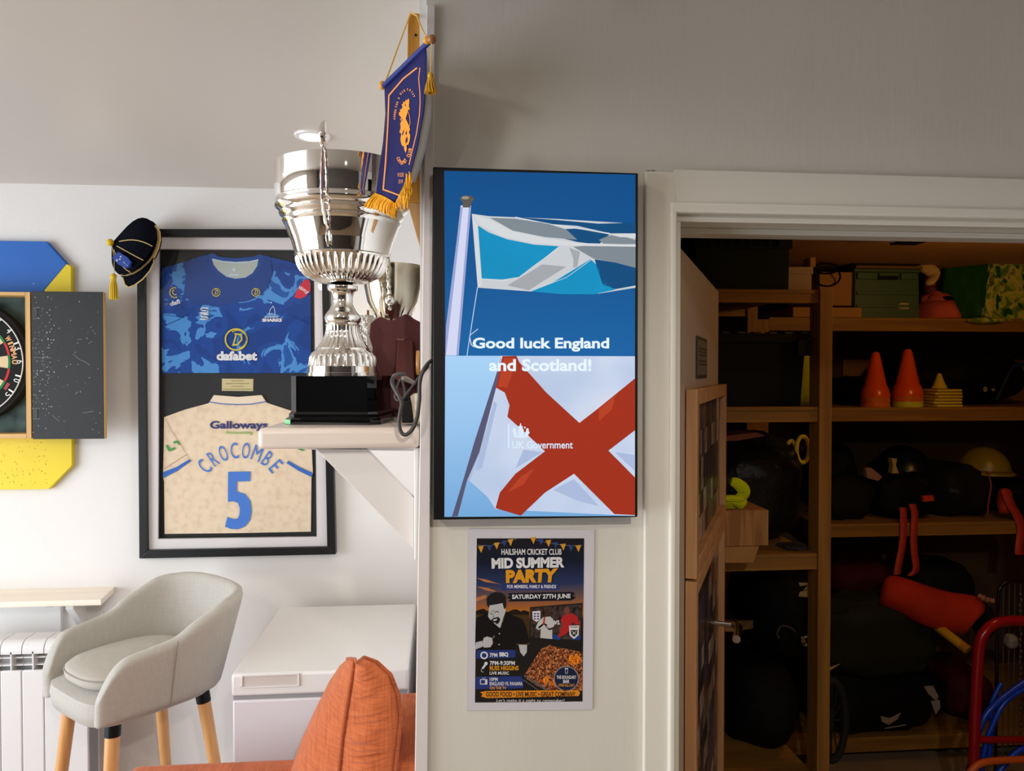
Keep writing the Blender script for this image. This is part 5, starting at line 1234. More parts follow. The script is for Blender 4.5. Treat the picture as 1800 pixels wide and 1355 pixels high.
# lever handle
p = DS(1252, 1112); zh = p[1]
lv_ = MB().lathe(DP(LW - .06, zh, 0), [(.026, 0), (.026, .006), (.010, .008), (.009, .055)], 20, axis=tuple(Nn))
q = DP(LW - .06, zh, .05)
lv_.tube([q, q + Nn * .012 - Dh * .004, q + Nn * .02 - Dh * .02, q + Nn * .02 - Dh * .13], .0115, 12)
lv_.build('door_handle', mat('satin_chrome', (206, 200, 190), .18, 1.0), leafd, label='chrome lever handle')

# ================================================================== shelving
Mt = wood('shelf_timber_x', (130, 88, 30), (162, 114, 42), 0, .6, 12); Mtz = wood('shelf_timber_z', (130, 88, 30), (162, 114, 42), 2, .6, 12)
YL, YBk = 2.45, 3.15
def xat(px, Y): return PY(px, 900, Y).x
def zat(px, py, Y): return PY(px, py, Y).z
lu = thing('timber_shelving', 'pine shelving bay on the left of the store with a tall front post', 'shelving', (1.0, YL, 0))
xl0 = .30; xp0, xp1 = xat(1436, YL), xat(1458, YL)
px_r = xat(1445, YL)
rails = []
for (t, b) in ((509, 532), (715, 742), (973, 1002)): rails.append((zat(1380, t, YL), zat(1380, b, YL)))
zlow = .30; rails.append((zlow + .05, zlow))
top_post = zat(1446, 508, YL)
MB().box(xp0, YL - .012, 0, xp1, YL + .06, top_post).build('post', Mtz, lu, bevel=.001)
MB().box(xp0, YBk - .10, 0, xp1, YBk - .04, top_post).build('post', Mtz, lu, bevel=.001)
MB().box(xl0 + .02, YL, 0, xl0 + .07, YL + .06, top_post).build('post', Mtz, lu, bevel=.001)
for i, (t, b) in enumerate(rails):
    MB().box(xl0, YL, b, xp0 + .002, YL + .045, t - .012).build('rail', Mt, lu, bevel=.001)
    MB().box(xl0, YBk - .09, b, xp0 + .002, YBk - .045, t - .012).build('rail', Mt, lu, bevel=.001)
    MB().box(xl0, YL - .004, t - .012, xp0 - .001, YBk - .04, t).build('shelf_board', Mt, lu, bevel=.001)
ZL = [r[0] for r in rails]
bu = thing('timber_shelving', 'long pine shelving run across the back of the store', 'shelving', (2.0, YBk, 0))
ZB = []
for (x0, x1, t, b) in ((1350, 2050, 559, 582), (1350, 2050, 716, 740), (1450, 1788, 919, 942), (1350, 2050, 1292, 1318)):
    zt_, zb_ = zat(1600, t, YBk), zat(1600, b, YBk); ZB.append(zt_)
    m = MB().box(xat(x0, YBk), YBk, zb_, xat(x1, YBk), YBk + .04, zt_ - .003); m.build('rail', Mt, bu, bevel=.001)
    MB().box(xat(x0, YBk), YBk - .002, zt_ - .012, xat(x1, YBk), SY - .005, zt_).build('shelf_board', Mt, bu, bevel=.001)
MB().box(xat(1330, YBk), YBk + .0, 0, xat(1350, YBk), YBk + .06, zat(1340, 561, YBk)).build('post', Mtz, bu, bevel=.001)
MB().box(xat(1900, YBk), YBk + .0, 0, xat(1924, YBk), YBk + .06, zat(1340, 561, YBk)).build('post', Mtz, bu, bevel=.001)
MB().box(xat(1480, SY - .02), SY - .02, ZB[1], xat(1700, SY - .02) + 2, SY - .002, zat(1600, 632, SY - .02)).build('lit_wall_patch', mat('lit_wall_colour', (178, 128, 90), .8), bu)  # lighter board painting the lit stretch of the store's back wall

def crate(name, label, cat, px0, px1, pyt, Y, dY, zb, m, taper=.04, rim=.018, group=None, lidm=None, slots=True, open_top=True, ribs=0):
    x0, x1 = xat(px0, Y), xat(px1, Y); zt = zat((px0 + px1) / 2, pyt, Y); cx = (x0 + x1) / 2; hw = (x1 - x0) / 2
    t = thing(name, label, cat, (cx, Y + dY / 2, zb), group)
    bw, bd = hw * (1 - taper), dY / 2 * (1 - taper); cy = Y + dY / 2; h = zt - zb; th = .006
    def ring(w, d, z): return [V(cx - w, cy - d, z), V(cx + w, cy - d, z), V(cx + w, cy + d, z), V(cx - w, cy + d, z)]
    g = MB(); L = [ring(bw, bd, zb + .0005), ring(hw - .008, dY / 2 - .008, zt - rim), ring(hw - .008, dY / 2 - .008, zt - rim), ring(hw, dY / 2, zt - rim), ring(hw, dY / 2, zt)]
    if open_top: L += [ring(hw - th * 2, dY / 2 - th * 2, zt), ring(bw - th, bd - th, zb + th), ]
    g.grid(L, True); g.add(L[0], [(0, 1, 2, 3)]); g.add(L[-1], [(0, 1, 2, 3)])
    g.build('crate_body', m, t, smooth=20, bevel=.002)
    if ribs:
        for i in range(ribs): MB().box(x0 + .012, Y - .002, zb + h * (.22 + i * .26), x1 - .012, Y + .012, zb + h * (.22 + i * .26) + .012).build('rib', m, t, bevel=.001)
    return t, (x0, x1, zt, h)
Mdg = mat('crate_dark_green', (8, 20, 16), .6, spec=.2); Mbk = mat('crate_black', (9, 8, 8), .6, spec=.2); Mgr = mat('crate_green', (62, 92, 66), .5)
t, q = crate('storage_crate', 'big dark green crate on the left bay, just under the store ceiling', 'crate', 1218, 1391, 409, YL + .01, .5, ZL[0], Mdg, .05, .05)
for i in range(9): MB().box(q[0] + .02 + i * (q[1] - q[0] - .04) / 9, YL + .002, q[2] - .045, q[0] + .028 + i * (q[1] - q[0] - .04) / 9, YL + .012, q[2] - .004).build('rib', Mdg, t)
m = Flat(lambda x, y: PY(x, y, YL + .022)); m.P([(1326, 492), (1331, 488), (1333, 494), (1329, 498)]); m.P([(1343, 488), (1350, 486), (1352, 492), (1346, 497)]); m.build('label_scrap', mat('scrap', (110, 94, 60), .8), t, smooth=None)
t, q = crate('lidded_crate', 'big black lidded crate on the middle shelf of the left bay', 'crate', 1225, 1420, 586, YL + .02, .5, ZL[1], Mbk, .09, .03, open_top=False)
for i in range(7): MB().box(q[0] + .03 + i * .055, YL + .02, q[2], q[0] + .055 + i * .055, YL + .06, q[2] + .006).build('lid_tooth', mat('tooth', (60, 54, 46), .6), t)
MB().box(q[1] - .045, YL + .006, q[2] - .075, q[1] + .002, YL + .024, q[2] - .02).build('lid_clip', Mbk, t, bevel=.003)
# cardboard and office boxes
Mcard = mat('cardboard', (176, 126, 70), .85, var=.06, vscale=8); Mcardr = ramp_mat('cardboard_ribbed', [(.4, (150, 100, 54)), (.6, (182, 128, 72))], 60, const=False, stretch=(1, 1, .08))
def carton(name, label, cat, px0, px1, pyt, Y, dY, zb, m, flap=0, lid=None, pyb=None, rot=0, group=None):
    x0, x1 = xat(px0, Y), xat(px1, Y); zt = zat((px0 + px1) / 2, pyt, Y)
    if pyb: zb = zat((px0 + px1) / 2, pyb, Y)
    t = thing(name, label, cat, ((x0 + x1) / 2, Y + dY / 2, zb), group)
    MB().box(x0, Y, zb + .0004, x1, Y + dY, zt).build('box_body', m, t, bevel=.002)
    if lid: MB().box(x0 - .004, Y - .004, zt - lid, x1 + .004, Y + dY + .004, zt + .002).build('box_lid', m, t, bevel=.002)
    if flap:
        MB().hexa([V(x0, Y, zt), V(x1, Y, zt), V(x1, Y + .003, zt), V(x0, Y + .003, zt), V(x0 + .01, Y - flap, zt + .03), V(x1 - .01, Y - flap, zt + .03), V(x1 - .01, Y - flap + .003, zt + .033), V(x0 + .01, Y - flap + .003, zt + .033)]).build('box_flap', m, t)
    return t
carton('archive_box', 'pale lidded archive box beside the dark green crate', 'box', 1381, 1424, 470, YL + .03, .3, ZL[0], mat('archive_card', (176, 150, 116), .8), lid=.022)
carton('cardboard_box', 'brown cardboard box stacked at the left end of the back top shelf', 'box', 1438, 1500, 478, YBk + .04, .3, ZB[0] + .055, Mcard)
carton('flat_carton', 'flat brown carton lying under the cardboard box on the top shelf', 'box', 1392, 1512, 540, YBk - .01, .34, ZB[0], Mcard)
carton('brown_packet', 'narrow brown packet standing on the pale archive box', 'box', 1421, 1431, 452, YL + .06, .05, 0, Mcard, pyb=469)
lpz = MB(); 
def ringpath(cx, cy, rx, ry, Y, n=28, a0=0, a1=2 * PI, tilt=.04): return [PY(cx + rx * math.cos(a0 + (a1 - a0) * i / n), cy + ry * math.sin(a0 + (a1 - a0) * i / n), Y + tilt * math.sin(a0 + (a1 - a0) * i / n)) for i in range(n + 1)]
lpz.tube(ringpath(1454, 486, 23, 17, YBk), .004, 8); lpz.tube(ringpath(1452, 472, 22, 9, YBk), .004, 8); lpz.tube(spline([PY(1442, 466, YBk), PY(1450, 452, YBk), PY(1461, 437, YBk)]), .003, 6)
tag(lpz.build('wire_coil', Mbk, smooth=60), 'black wire coil hanging in front of the cardboard box', 'wire')
# green crate with papers
t, q = crate('folding_crate', 'mid green folding crate with ribbed sides on the back top shelf', 'crate', 1499, 1616, 473, YBk + .01, .4, ZB[0], Mgr, .03, .012, ribs=2)
for a_, b_ in ((1506, 1541), (1544, 1578), (1582, 1612)): MB().box(xat(a_, YBk), YBk + .006, q[2] - .045, xat(b_, YBk), YBk + .016, q[2] - .016).build('side_panel', Mgr, t, bevel=.002)
MB().box(xat(1541, YBk), YBk + .002, q[2] - .046, xat(1577, YBk), YBk + .014, q[2] - .030).build('hand_hole', Mbk, t, bevel=.003)
p0 = [PY(x, y, YBk + .013) for x, y in ((1573, 539), (1584, 532), (1597, 533), (1597, 543), (1585, 543))]
MB().prism(p0, (0, -.002, 0)).build('torn_label', mat('torn', (190, 170, 130), .8), t, smooth=None)
for nm, lb, c_, b in (('folder', 'brown folder lying across the green crate', (120, 86, 40), (1505, 1622, 466, 473, .02)), ('folder', 'black folder stacked above the brown folder on the green crate', (20, 16, 14), (1500, 1618, 458, 466, .03)), ('paper_sheaf', 'white paper sheaf topping the folders on the green crate', (190, 184, 176), (1529, 1582, 448, 454, .04))):
    x0, x1, y0, y1_, o_ = b; a = PY(x0, y0, YBk + o_); e = PY(x1, y1_, YBk + o_)
    tag(MB().box(a.x, a.y, e.z, e.x, a.y + .3, a.z).build(nm, mat(nm + str(c_[0]), c_, .8), bevel=.001), lb, 'stationery')

def blob(name, label, cat, px0, px1, pyt, pyb, Y, dY, m, zb=None, seed=1, e=.7, amp=.12, n=22, fr=1.6, group=None, parent=None, slump=.0):
    """soft lumpy bag or cloth heap resting on a shelf"""
    x0, x1 = xat(px0, Y), xat(px1, Y); zt = zat((px0 + px1) / 2, pyt, Y); z0 = zb if zb is not None else zat((px0 + px1) / 2, pyb, Y)
    cx = (x0 + x1) / 2; c = V(cx, Y + dY / 2, (zt + z0) / 2); r = ((x1 - x0) / 2, dY / 2, (zt - z0) / 2)
    def fn(q, d):
        w = noise.noise(V(d.x * fr + seed, d.y * fr + seed * 2, d.z * fr)) * amp + abs(noise.noise(V(d.x * fr * 2.7 + seed, d.y * fr * 2, d.z * fr * 2.7 + 4))) * amp * .7 - amp * .2
        q = q * (1 + w); 
        if q.z < 0: q = V(q.x * (1 - slump * 0), q.y, max(q.z, -r[2]))
        else: q = V(q.x + slump * q.z, q.y, q.z)
        return q
    o = MB().ball(c, r, n, None, e, fn).build(name, m, parent, smooth=180)
    if label: tag(o, label, cat, group)
    return o
def cloth(nm, c, rough=.8, b=.5): return mat(nm, c, max(rough, .7), spec=.12, bump=b, bscale=26, bdist=.01, var=.2, vscale=7)
Mblk = cloth('bag_black', (14, 13, 14), .6); Mblk2 = cloth('bag_charcoal', (24, 22, 24), .7); Mnvy = cloth('bag_navy', (16, 20, 32), .6); Molv = cloth('tarp_olive', (36, 36, 26), .8)
Mred = cloth('bag_red', (176, 44, 18), .6, .3); Mdred = cloth('bag_darkred', (60, 12, 14), .7); Mlime = cloth('hi_vis', (196, 206, 20), .6, .3); Mpink = cloth('pink_cloth', (206, 96, 84), .7, .4); Mcream = cloth('cream_cloth2', (206, 170, 120), .8, .5)
# top shelf cloths
hat = thing('pink_hat', 'pink wide brimmed hat slumped beside the green crate', 'hat', tuple(PY(1648, 552, YBk + .1)))
p = V(xat(1645, YBk + .13), YBk + .13, ZB[0])
MB().lathe(p, [(.088, .002), (.098, .006), (.096, .022), (.078, .06), (.066, .085)], 28, mod=lambda i, k, a: 1 + .06 * math.sin(a * 3) + .03 * math.sin(a * 5 + 1), cap=False).build('brim', Mpink, hat, solid=.003)
MB().ball(p + V(-.004, 0, .082), (.064, .06, .05), 14, fn=lambda q, d: q * (1 + .25 * noise.noise(d * 2.5))).build('crown', Mpink, hat)
MB().ball(p + V(.01, -.05, .095), (.032, .015, .012), 8).build('hat_badge', Mblk, hat)
blob('red_floral_bag', 'small red patterned bag rising behind the pink hat', 'bag', 1632, 1668, 472, 540, YBk + .22, .1, ramp_mat('floral', [(0, (120, 34, 34)), (.5, (176, 120, 110)), (.56, (130, 40, 40))], 40), zb=ZB[0], seed=3, amp=.15)
cw = MB(); cw.tube(spline([PY(1582, 452, YBk + .12), PY(1610, 450, YBk + .1), PY(1622, 468, YBk + .08), PY(1644, 482, YBk + .06), PY(1630, 500, YBk + .05)], 5), [.014, .02, .022, .02, .022, .024, .02, .018, .02, .022, .026, .024, .026, .028, .026, .022, .02, .022, .024, .02, .012][:21], 9, flat=.6)
tag(cw.build('cream_cloth', Mcream, smooth=60), 'twisted cream cloth draped over the right end of the green crate', 'cloth')
bag = thing('shopping_bag', 'green supermarket carrier bag printed with vegetables at the top shelf right', 'bag', tuple(PY(1750, 568, YBk + .1)))
veg = ramp_mat('veg_print', [(0, (30, 66, 20)), (.42, (96, 130, 30)), (.5, (176, 184, 60)), (.58, (206, 196, 110)), (.64, (70, 104, 30))], 17, const=False, detail=4, dist=1)
A = [PY(x, y, YBk) for x, y in ((1738, 460), (1812, 458), (1818, 568), (1730, 560))]; B = [PY(x, y, YBk + .0) for x, y in ((1699, 458), (1742, 460), (1730, 560), (1693, 556))]
gr_ = MB(); 
def sheet(q, m, nm, n=12, amp=.012, seed=0, out=V(0, -1, 0)):
    rows = []
    for j in range(n + 1):
        v = j / n; rows.append([q[0].lerp(q[1], i / n).lerp(q[3].lerp(q[2], i / n), v) + out * (noise.noise(V(i * .5 + seed, j * .45, seed)) * amp) for i in range(n + 1)])
    return MB().grid(rows).build(nm, m, bag, smooth=180, solid=.002)
A = [V(p.x, p.y, p.z) for p in A]; sheet(A, veg, 'printed_front')
B[0] += V(0, .16, 0); B[3] += V(0, .16, 0); sheet(B, mat('bag_green', (24, 84, 24), .4, bump=.3, bscale=20, bdist=.01), 'side_gusset', seed=4)
MB().hexa([A[3] + V(0, .002, 0), A[2] + V(0, .002, 0), A[2] + V(0, .2, 0), B[3] + V(.01, 0, 0), A[0] + V(0, .002, -.02), A[1] + V(0, .002, -.02), A[1] + V(0, .2, -.02), B[0] + V(.01, 0, -.02)]).build('bag_body', MATS['bag_green'], bag)
MB().tube(spline([PY(1716, 462, YBk + .1), PY(1726, 452, YBk + .08), PY(1742, 449, YBk + .06), PY(1752, 460, YBk + .03)]), .008, 8, flat=.4).build('bag_handle', mat('handle_tan', (186, 130, 50), .6), bag)
MB().tube(spline([PY(1760, 460, YBk + .02), PY(1776, 452, YBk + .02), PY(1800, 450, YBk + .02), PY(1830, 452, YBk + .02)]), .008, 8, flat=.4).build('bag_handle', mat('handle_tan', (186, 130, 50), .6), bag)
MB().ball(PY(1734, 563, YBk - .02), (.09, .03, .014), 12, fn=lambda q, d: q * (1 + .2 * noise.noise(d * 4))).build('bag_fold', veg, bag)

# second shelf: hi-vis bag, cones
blob('hi_vis_bag', 'yellow-green hi-vis bag between the black crate and the front post', 'bag', 1395, 1474, 592, 716, YBk + .05, .28, Mlime, zb=ZB[1], seed=4, e=.6, amp=.08)
def cone(label, px, pyt, pw, Y, m1, group=None, rings=()):
    k = (xat(px + 1, Y) - xat(px, Y)); x = xat(px, Y); z0 = ZB[1]; h = zat(px, pyt, Y) - z0; r = pw / 2 * k
    t = thing('traffic_cone', label, 'cone', (x, Y, z0), group)
    hb = .0; zz = z0
    for i, m in enumerate(rings):
        MB().lathe((x, Y, zz), [(r * 1.0, 0), (r * 1.02, .004), (r * .93, h * .20), (r * .5, h * .21)], 32).build('cone_base_ring', m, t, smooth=50); zz += h * .095
    MB().lathe((x, Y, zz), [(r * 1.01, 0), (r * 1.01, h * .03), (r * .86, h * .17), (r * .78, h * .19), (r * .30, h * .75), (r * .20, h * .80), (r * .14, z0 + h - zz - .002), (r * .06, z0 + h - zz)], 32).build('cone_shell', m1, t, smooth=50)
    return t
Mor_ = mat('cone_orange', (240, 84, 8), .25); Mory = mat('cone_amber', (226, 112, 30), .25); Mcy = mat('cone_yellow', (222, 196, 50), .35)
cone('orange training cone stack, left of the two tall ones', 1537, 618, 45, YBk + .07, Mor_, None, (Mory, Mory))
cone('orange training cone stack over a yellow base, right of the two tall ones', 1593, 613, 48, YBk + .07, Mor_, None, (mat('cone_lime', (206, 206, 40), .3), Mory))
cy_ = thing('small_cone', 'small yellow marker cone on its stack of squat yellow bases', 'cone', (xat(1650, YBk + .06), YBk + .06, ZB[1]))
k = xat(1651, YBk) - xat(1650, YBk); x = xat(1651, YBk + .06); y = YBk + .06
for i in range(6):
    h = .012; a = random.uniform(-.4, .4); w = 24 * k * (1 - .01 * i)
    m = MB(); m.obox((x + random.uniform(-.003, .003), y, ZB[1] + .006 + i * .0135), (w * math.cos(a * .3), w * math.sin(a * .3), 0), (-w * math.sin(a * .3), w * math.cos(a * .3), 0), (0, 0, .0055)); m.build('cone_base', Mcy, cy_, bevel=.003)
zc0 = ZB[1] + .082; MB().lathe((x - 2 * k, y, zc0), [(13 * k, 0), (9 * k, .02), (3 * k, zat(1648, 656, y) - zc0 - .003), (1.5 * k, zat(1648, 656, y) - zc0)], 24).build('cone_shell', Mcy, cy_, smooth=50)
blob('dark_bundle', 'small dark fluffy bundle behind the left orange cone', 'bag', 1484, 1560, 662, 716, YBk + .22, .2, Mblk2, zb=ZB[1], seed=8, amp=.25, fr=3)
bgk = blob('kit_bag', 'large black kit bag with blue straps on the second shelf', 'bag', 1612, 1836, 612, 716, YBk + .14, .45, Mblk, zb=ZB[1], seed=12, e=.75, amp=.12, slump=-.15)
MB().tube(spline([PY(1752, 704, YBk + .10), PY(1768, 670, YBk + .11), PY(1782, 644, YBk + .13), PY(1800, 640, YBk + .15)]), .008, 8, flat=.4).build('blue_strap', mat('strap_blue', (14, 40, 104), .6), bgk, label='blue webbing strap')
f = Flat(lambda x, y: PY(x, y, YBk + .115)); f.C(1732, 684, 4, 10, 5); f.C(1746, 685, 3.5, 10, 2.5); f.build('bag_print', mat('print_grey', (150, 140, 130), .6), bgk, smooth=None)

# third level, left bay
Mcb = mat('crumpled_black', (20, 17, 15), .45, spec=.25, bump=.9, bscale=14, bdist=.02)
blob('black_holdall', 'heap of shiny black bags filling the lower shelf of the left bay', 'bag', 1262, 1436, 770, 972, YL + .07, .5, Mcb, zb=ZL[2], seed=21, e=.62, amp=.12, n=30)
MB().prism([PY(x, y, YL + .02) for x, y in ((1262, 768), (1330, 760), (1345, 766), (1300, 774), (1262, 776))], (0, .3, 0)).build('red_folder', mat('folder_red', (110, 50, 30), .7)).__setitem__('category', 'stationery')
bpy.data.objects['red_folder']['label'] = 'reddish brown folder lying on top of the black bag heap'
for i, (px, py) in enumerate(((1405, 790), (1385, 792))):
    rg = MB(); rg.tube(ringpath(px + 6, py, 11 if i == 0 else 8, 23 if i == 0 else 17, YL + .14 + i * .02, tilt=0), .0075, 10, closed=False)
    tag(rg.build('yellow_ring', mat('ring_yellow', (214, 176, 40), .5), smooth=60), ['larger yellow ring standing upright behind the black bags', 'smaller yellow ring left of the larger one, behind the black bags'][i], 'ring')
gv = thing('yellow_glove', 'bright yellow glove resting on the cardboard box in the left bay', 'glove', tuple(PY(1290, 893, 2.30)))
m = MB(); m.tube(spline([PY(1288, 884, 2.30), PY(1304, 872, 2.30), PY(1308, 862, 2.30), PY(1296, 850, 2.30), PY(1285, 846, 2.30)], 5), [.012 + .008 * math.sin(PI * i / 20) for i in range(21)], 10, flat=.6); m.build('thumb', Mlime, gv)
for i in range(4): MB().tube(spline([PY(1304, 878 + i * 3, 2.30 + i * .012), PY(1284, 876 + i * 4, 2.29 + i * .012), PY(1264, 878 + i * 4, 2.30 + i * .012)], 5), [.011] * 10 + [.007], 8).build('finger', Mlime, gv)
MB().ball(PY(1299, 882, 2.32), (.024, .028, .022), 10, fn=lambda q, d: q * (1 + .15 * noise.noise(d * 3))).build('palm', Mlime, gv)
bx = thing('cardboard_box', 'open ribbed cardboard box jutting from the left bay beside the door', 'box', tuple(PY(1300, 990, 2.28)))
a = PY(1240, 896, 2.28); b = PY(1351, 959, 2.28)
MB().box(a.x, 2.28, b.z, b.x, 2.70, PY(1320, 897, 2.28).z).build('box_lid', Mcardr, bx, bevel=.002)
c1, c2_ = PY(1250, 990, 2.29), PY(1336, 990, 2.29)
MB().hexa([c1, V(c2_.x - .02, c2_.y, c2_.z), V(c2_.x - .02, 2.68, c2_.z), V(c1.x, 2.68, c1.z), V(c1.x, 2.29, b.z), V(c2_.x, 2.29, b.z), V(c2_.x, 2.68, b.z), V(c1.x, 2.68, b.z)]).build('box_body', Mcard, bx, bevel=.004)
blob('small_cloth', 'folded dark cloth lying at the front of the left bay shelf', 'cloth', 1384, 1428, 962, 972, YL + .03, .1, mat('greyrag', (60, 52, 48), .8), zb=ZL[2], seed=5, amp=.3)

# third level, back run: helmets and bags
ZC = ZB[2]
blob('cricket_bag', 'black bag with pink piping at the left of the back third shelf', 'bag', 1452, 1545, 838, 920, YBk + .05, .15, Mblk2, zb=ZC, seed=31, e=.7, amp=.15)
blob('cricket_bag', 'black domed bag behind, leaning on the front post', 'bag', 1440, 1524, 782, 920, YBk + .24, .3, Mnvy, zb=ZC, seed=33, e=.8, amp=.12)
blob('cricket_bag', 'black bag with orange tabs in the middle of the back third shelf', 'bag', 1550, 1656, 836, 920, YBk + .05, .13, Mblk, zb=ZC, seed=35, e=.65, amp=.14)
bgr = blob('cricket_bag', 'black zipped bag under the yellow helmet', 'bag', 1659, 1772, 820, 920, YBk + .03, .4, Mblk2, zb=ZC, seed=37, e=.7, amp=.12)
MB().tube(spline([PY(1734, 828, YBk + .06), PY(1742, 850, YBk + .02), PY(1738, 880, YBk + .015), PY(1736, 904, YBk + .015)]), .0035, 6).build('pink_zip', mat('zip_pink', (150, 40, 50), .6), bgr)
f = Flat(lambda x, y: PY(x, y, YBk + .028)); 
for i, xx in enumerate((1673, 1680, 1687, 1693)): f.ring(xx, 862 + i * 1.6, 2.2, 3.2, 10)
f.build('bag_print', mat('print_dim', (90, 84, 80), .6), bgr, smooth=None)
def helmet(label, px, pyt, pyb, pw, Y, m, grill=True, mp=None):
    k = xat(px + 1, Y) - xat(px, Y); x = xat(px, Y); zt = zat(px, pyt, Y); zb = zat(px, pyb, Y); r = pw / 2 * k; c = V(x, Y, zb)
    t = thing('cricket_helmet', label, 'helmet', tuple(c))
    h = zt - zb
    rows = []
    for i in range(13):
        a = PI / 2 * i / 12; rows.append([c + V(r * math.cos(a) * math.cos(b_), r * 1.15 * math.cos(a) * math.sin(b_), h * math.sin(a)) for b_ in [2 * PI * j / 32 for j in range(32)]])
    MB().grid(rows, True).build('helmet_shell', m, t, smooth=180, solid=.004)
    MB().grid([[c + V(r * 1.0 * math.cos(b_), r * 1.15 * math.sin(b_), .01) for b_ in [PI + PI * j / 16 for j in range(17)]], [c + V(r * 1.12 * math.cos(b_), r * 1.45 * math.sin(b_), -.006) for b_ in [PI + PI * j / 16 for j in range(17)]]]).build('helmet_peak', m, t, solid=.004)
    if grill:
        g = MB()
        for j in range(3): g.tube([c + V(r * 1.02 * math.cos(b_), r * 1.35 * math.sin(b_), -.02 - .018 * j) for b_ in [PI + PI * q_ / 12 for q_ in range(13)]], .0022, 6)
        g.build('face_grille', mp or mat('grille', (120, 112, 100), .3, .8), t)
    return t
hh = helmet('dark navy helmet with a pale central strip on the back third shelf', 1586, 783, 838, 88, YBk + .35, mat('helmet_navy', (12, 22, 34), .3))
MB().prism([PY(x, y, YBk + .016) for x, y in ((1567, 806), (1577, 806), (1575, 818), (1580, 832), (1568, 832), (1570, 818))], (0, .03, 0)).build('centre_strip', mat('strip_tan', (176, 150, 90), .6), hh)
helmet('yellow helmet sitting on the black zipped bag', 1729, 786, 828, 72, YBk + .16, mat('helmet_yellow', (134, 112, 10), .35), grill=False)
MB().prism([PY(x, y, YBk + .02) for x, y in ((1522, 824), (1532, 822), (1552, 838), (1545, 846), (1524, 840))], (0, .03, 0)).build('cricket_shoe', mat('shoe_mix', (150, 110, 90), .6), bevel=.004)
tag(bpy.data.objects['cricket_shoe'], 'scuffed shoe tip poking out between the dark bags', 'shoe')
MB().prism([PY(x, y, YBk + .035) for x, y in ((1622, 872), (1641, 871), (1642, 880), (1624, 882))], (0, .02, 0)).build('orange_tab', mat('tab_orange', (206, 56, 24), .6), bpy.data.objects['cricket_bag.002'])
# hanging orange straps
Mst = mat('strap_orange', (190, 52, 22), .6)
def strap(label, pts, w=.016, Y=YBk - .012):
    m = MB(); P = spline([PY(x, y, Y) for x, y in pts], 6)
    rows = [[p + V(-w, .001 * math.sin(i), 0), p + V(w, 0, 0)] for i, p in enumerate(P)]
    return tag(m.grid(rows).build('webbing_strap', Mst, smooth=180, solid=.003), label, 'strap')
strap('orange webbing strap hanging from the back third shelf, left of a pair', [(1587, 892), (1588, 905), (1588, 940), (1584, 970), (1578, 1000), (1577, 1010)])
strap('orange webbing strap hanging from the back third shelf, right of a pair', [(1603, 886), (1608, 905), (1606, 940), (1607, 970), (1610, 1000), (1600, 1012)])
strap('wide orange strap trailing over the shelf end at the right of the picture', [(1768, 862), (1776, 886), (1788, 906), (1796, 930), (1792, 966), (1794, 975)], .022)
blob('orange_pad', 'orange pad flap at the right end of the back third shelf', 'pad', 1764, 1782, 860, 904, YBk - .0, .05, Mst, zb=None, seed=3, e=.6, amp=.1)
blob('cricket_bag', 'black bag at the far right end of the back third shelf', 'bag', 1776, 1850, 846, 920, YBk + .06, .4, Mblk, zb=ZC, seed=39, e=.7, amp=.12)

# lowest level: bags heaped on the bottom shelf
ZD = ZB[3]
def sack(name, label, cat, pts, r, m, Y=None, flat=.8, n=14, rough=.06, seed=1):
    P = spline(pts, 6); N_ = len(P)
    rr = [r * (1 - .35 * (abs(2 * i / (N_ - 1) - 1)) ** 6) for i in range(N_)]
    mb = MB().tube(P, rr, n, flat=flat)
    mb.v = [v + V(noise.noise(v * 9), noise.noise(v * 9 + V(7, 3, 1)), noise.noise(v * 9 + V(1, 8, 2))) * r * rough * 2 for v in mb.v]
    return tag(mb.build(name, m, smooth=180), label, cat)
rb = sack('red_bat_bag', 'bright red tubular bat bag sloping down to the right', 'bag', [PY(1552, 1036, YBk - .1), PY(1600, 1052, YBk - .13), PY(1650, 1072, YBk - .16), PY(1700, 1080, YBk - .19), PY(1712, 1086, YBk - .2)], .082, Mred)
c = PY(1716, 1084, YBk - .2); MB().ball(c + V(.02, -.01, -.01), (.03, .07, .075), 12).build('bag_mouth', Mblk, rb)
f = MB(); f.tube(spline([PY(1720, 1046, YBk - .24), PY(1735, 1054, YBk - .24), PY(1748, 1056, YBk - .24)], 5), [.006, .010, .006, .012, .008, .012, .008, .01, .008, .01, .005], 8, flat=.6); f.build('crumpled_paper', mat('crumple', (170, 120, 90), .8), rb)
blob('dark_red_bag', 'dark red bag lying behind the bright red bat bag', 'bag', 1470, 1598, 990, 1060, YBk + .08, .4, Mdred, seed=41, amp=.12)
bk_ = blob('black_bag', 'black bag arched behind the red bat bag', 'bag', 1606, 1740, 996, 1100, YBk + .08, .35, Mblk, seed=42, amp=.1)
ta = blob('olive_tarpaulin', 'dull olive tarpaulin heaped on the lower shelf of the store', 'tarpaulin', 1455, 1655, 1060, 1200, YBk - .16, .22, Molv, seed=44, e=.6, amp=.16, n=30)
yb2 = thing('yellow_bat', 'yellow bat handle sticking out of the heap towards the right', 'bat', tuple(PY(1700, 1145, YBk - .25)))
MB().tube([PY(1640, 1096, YBk - .12), PY(1662, 1112, YBk - .22), PY(1702, 1143, YBk - .30)], [.018, .019, .019], 14).build('grip', mat('grip_yellow', (196, 140, 16), .5), yb2)
blk3 = blob('large_black_bag', 'large black sports bag with white flashes on the bottom shelf', 'bag', 1450, 1680, 1175, 1298, YBk - .06, .5, Mblk, zb=ZD, seed=46, e=.6, amp=.1, n=26)
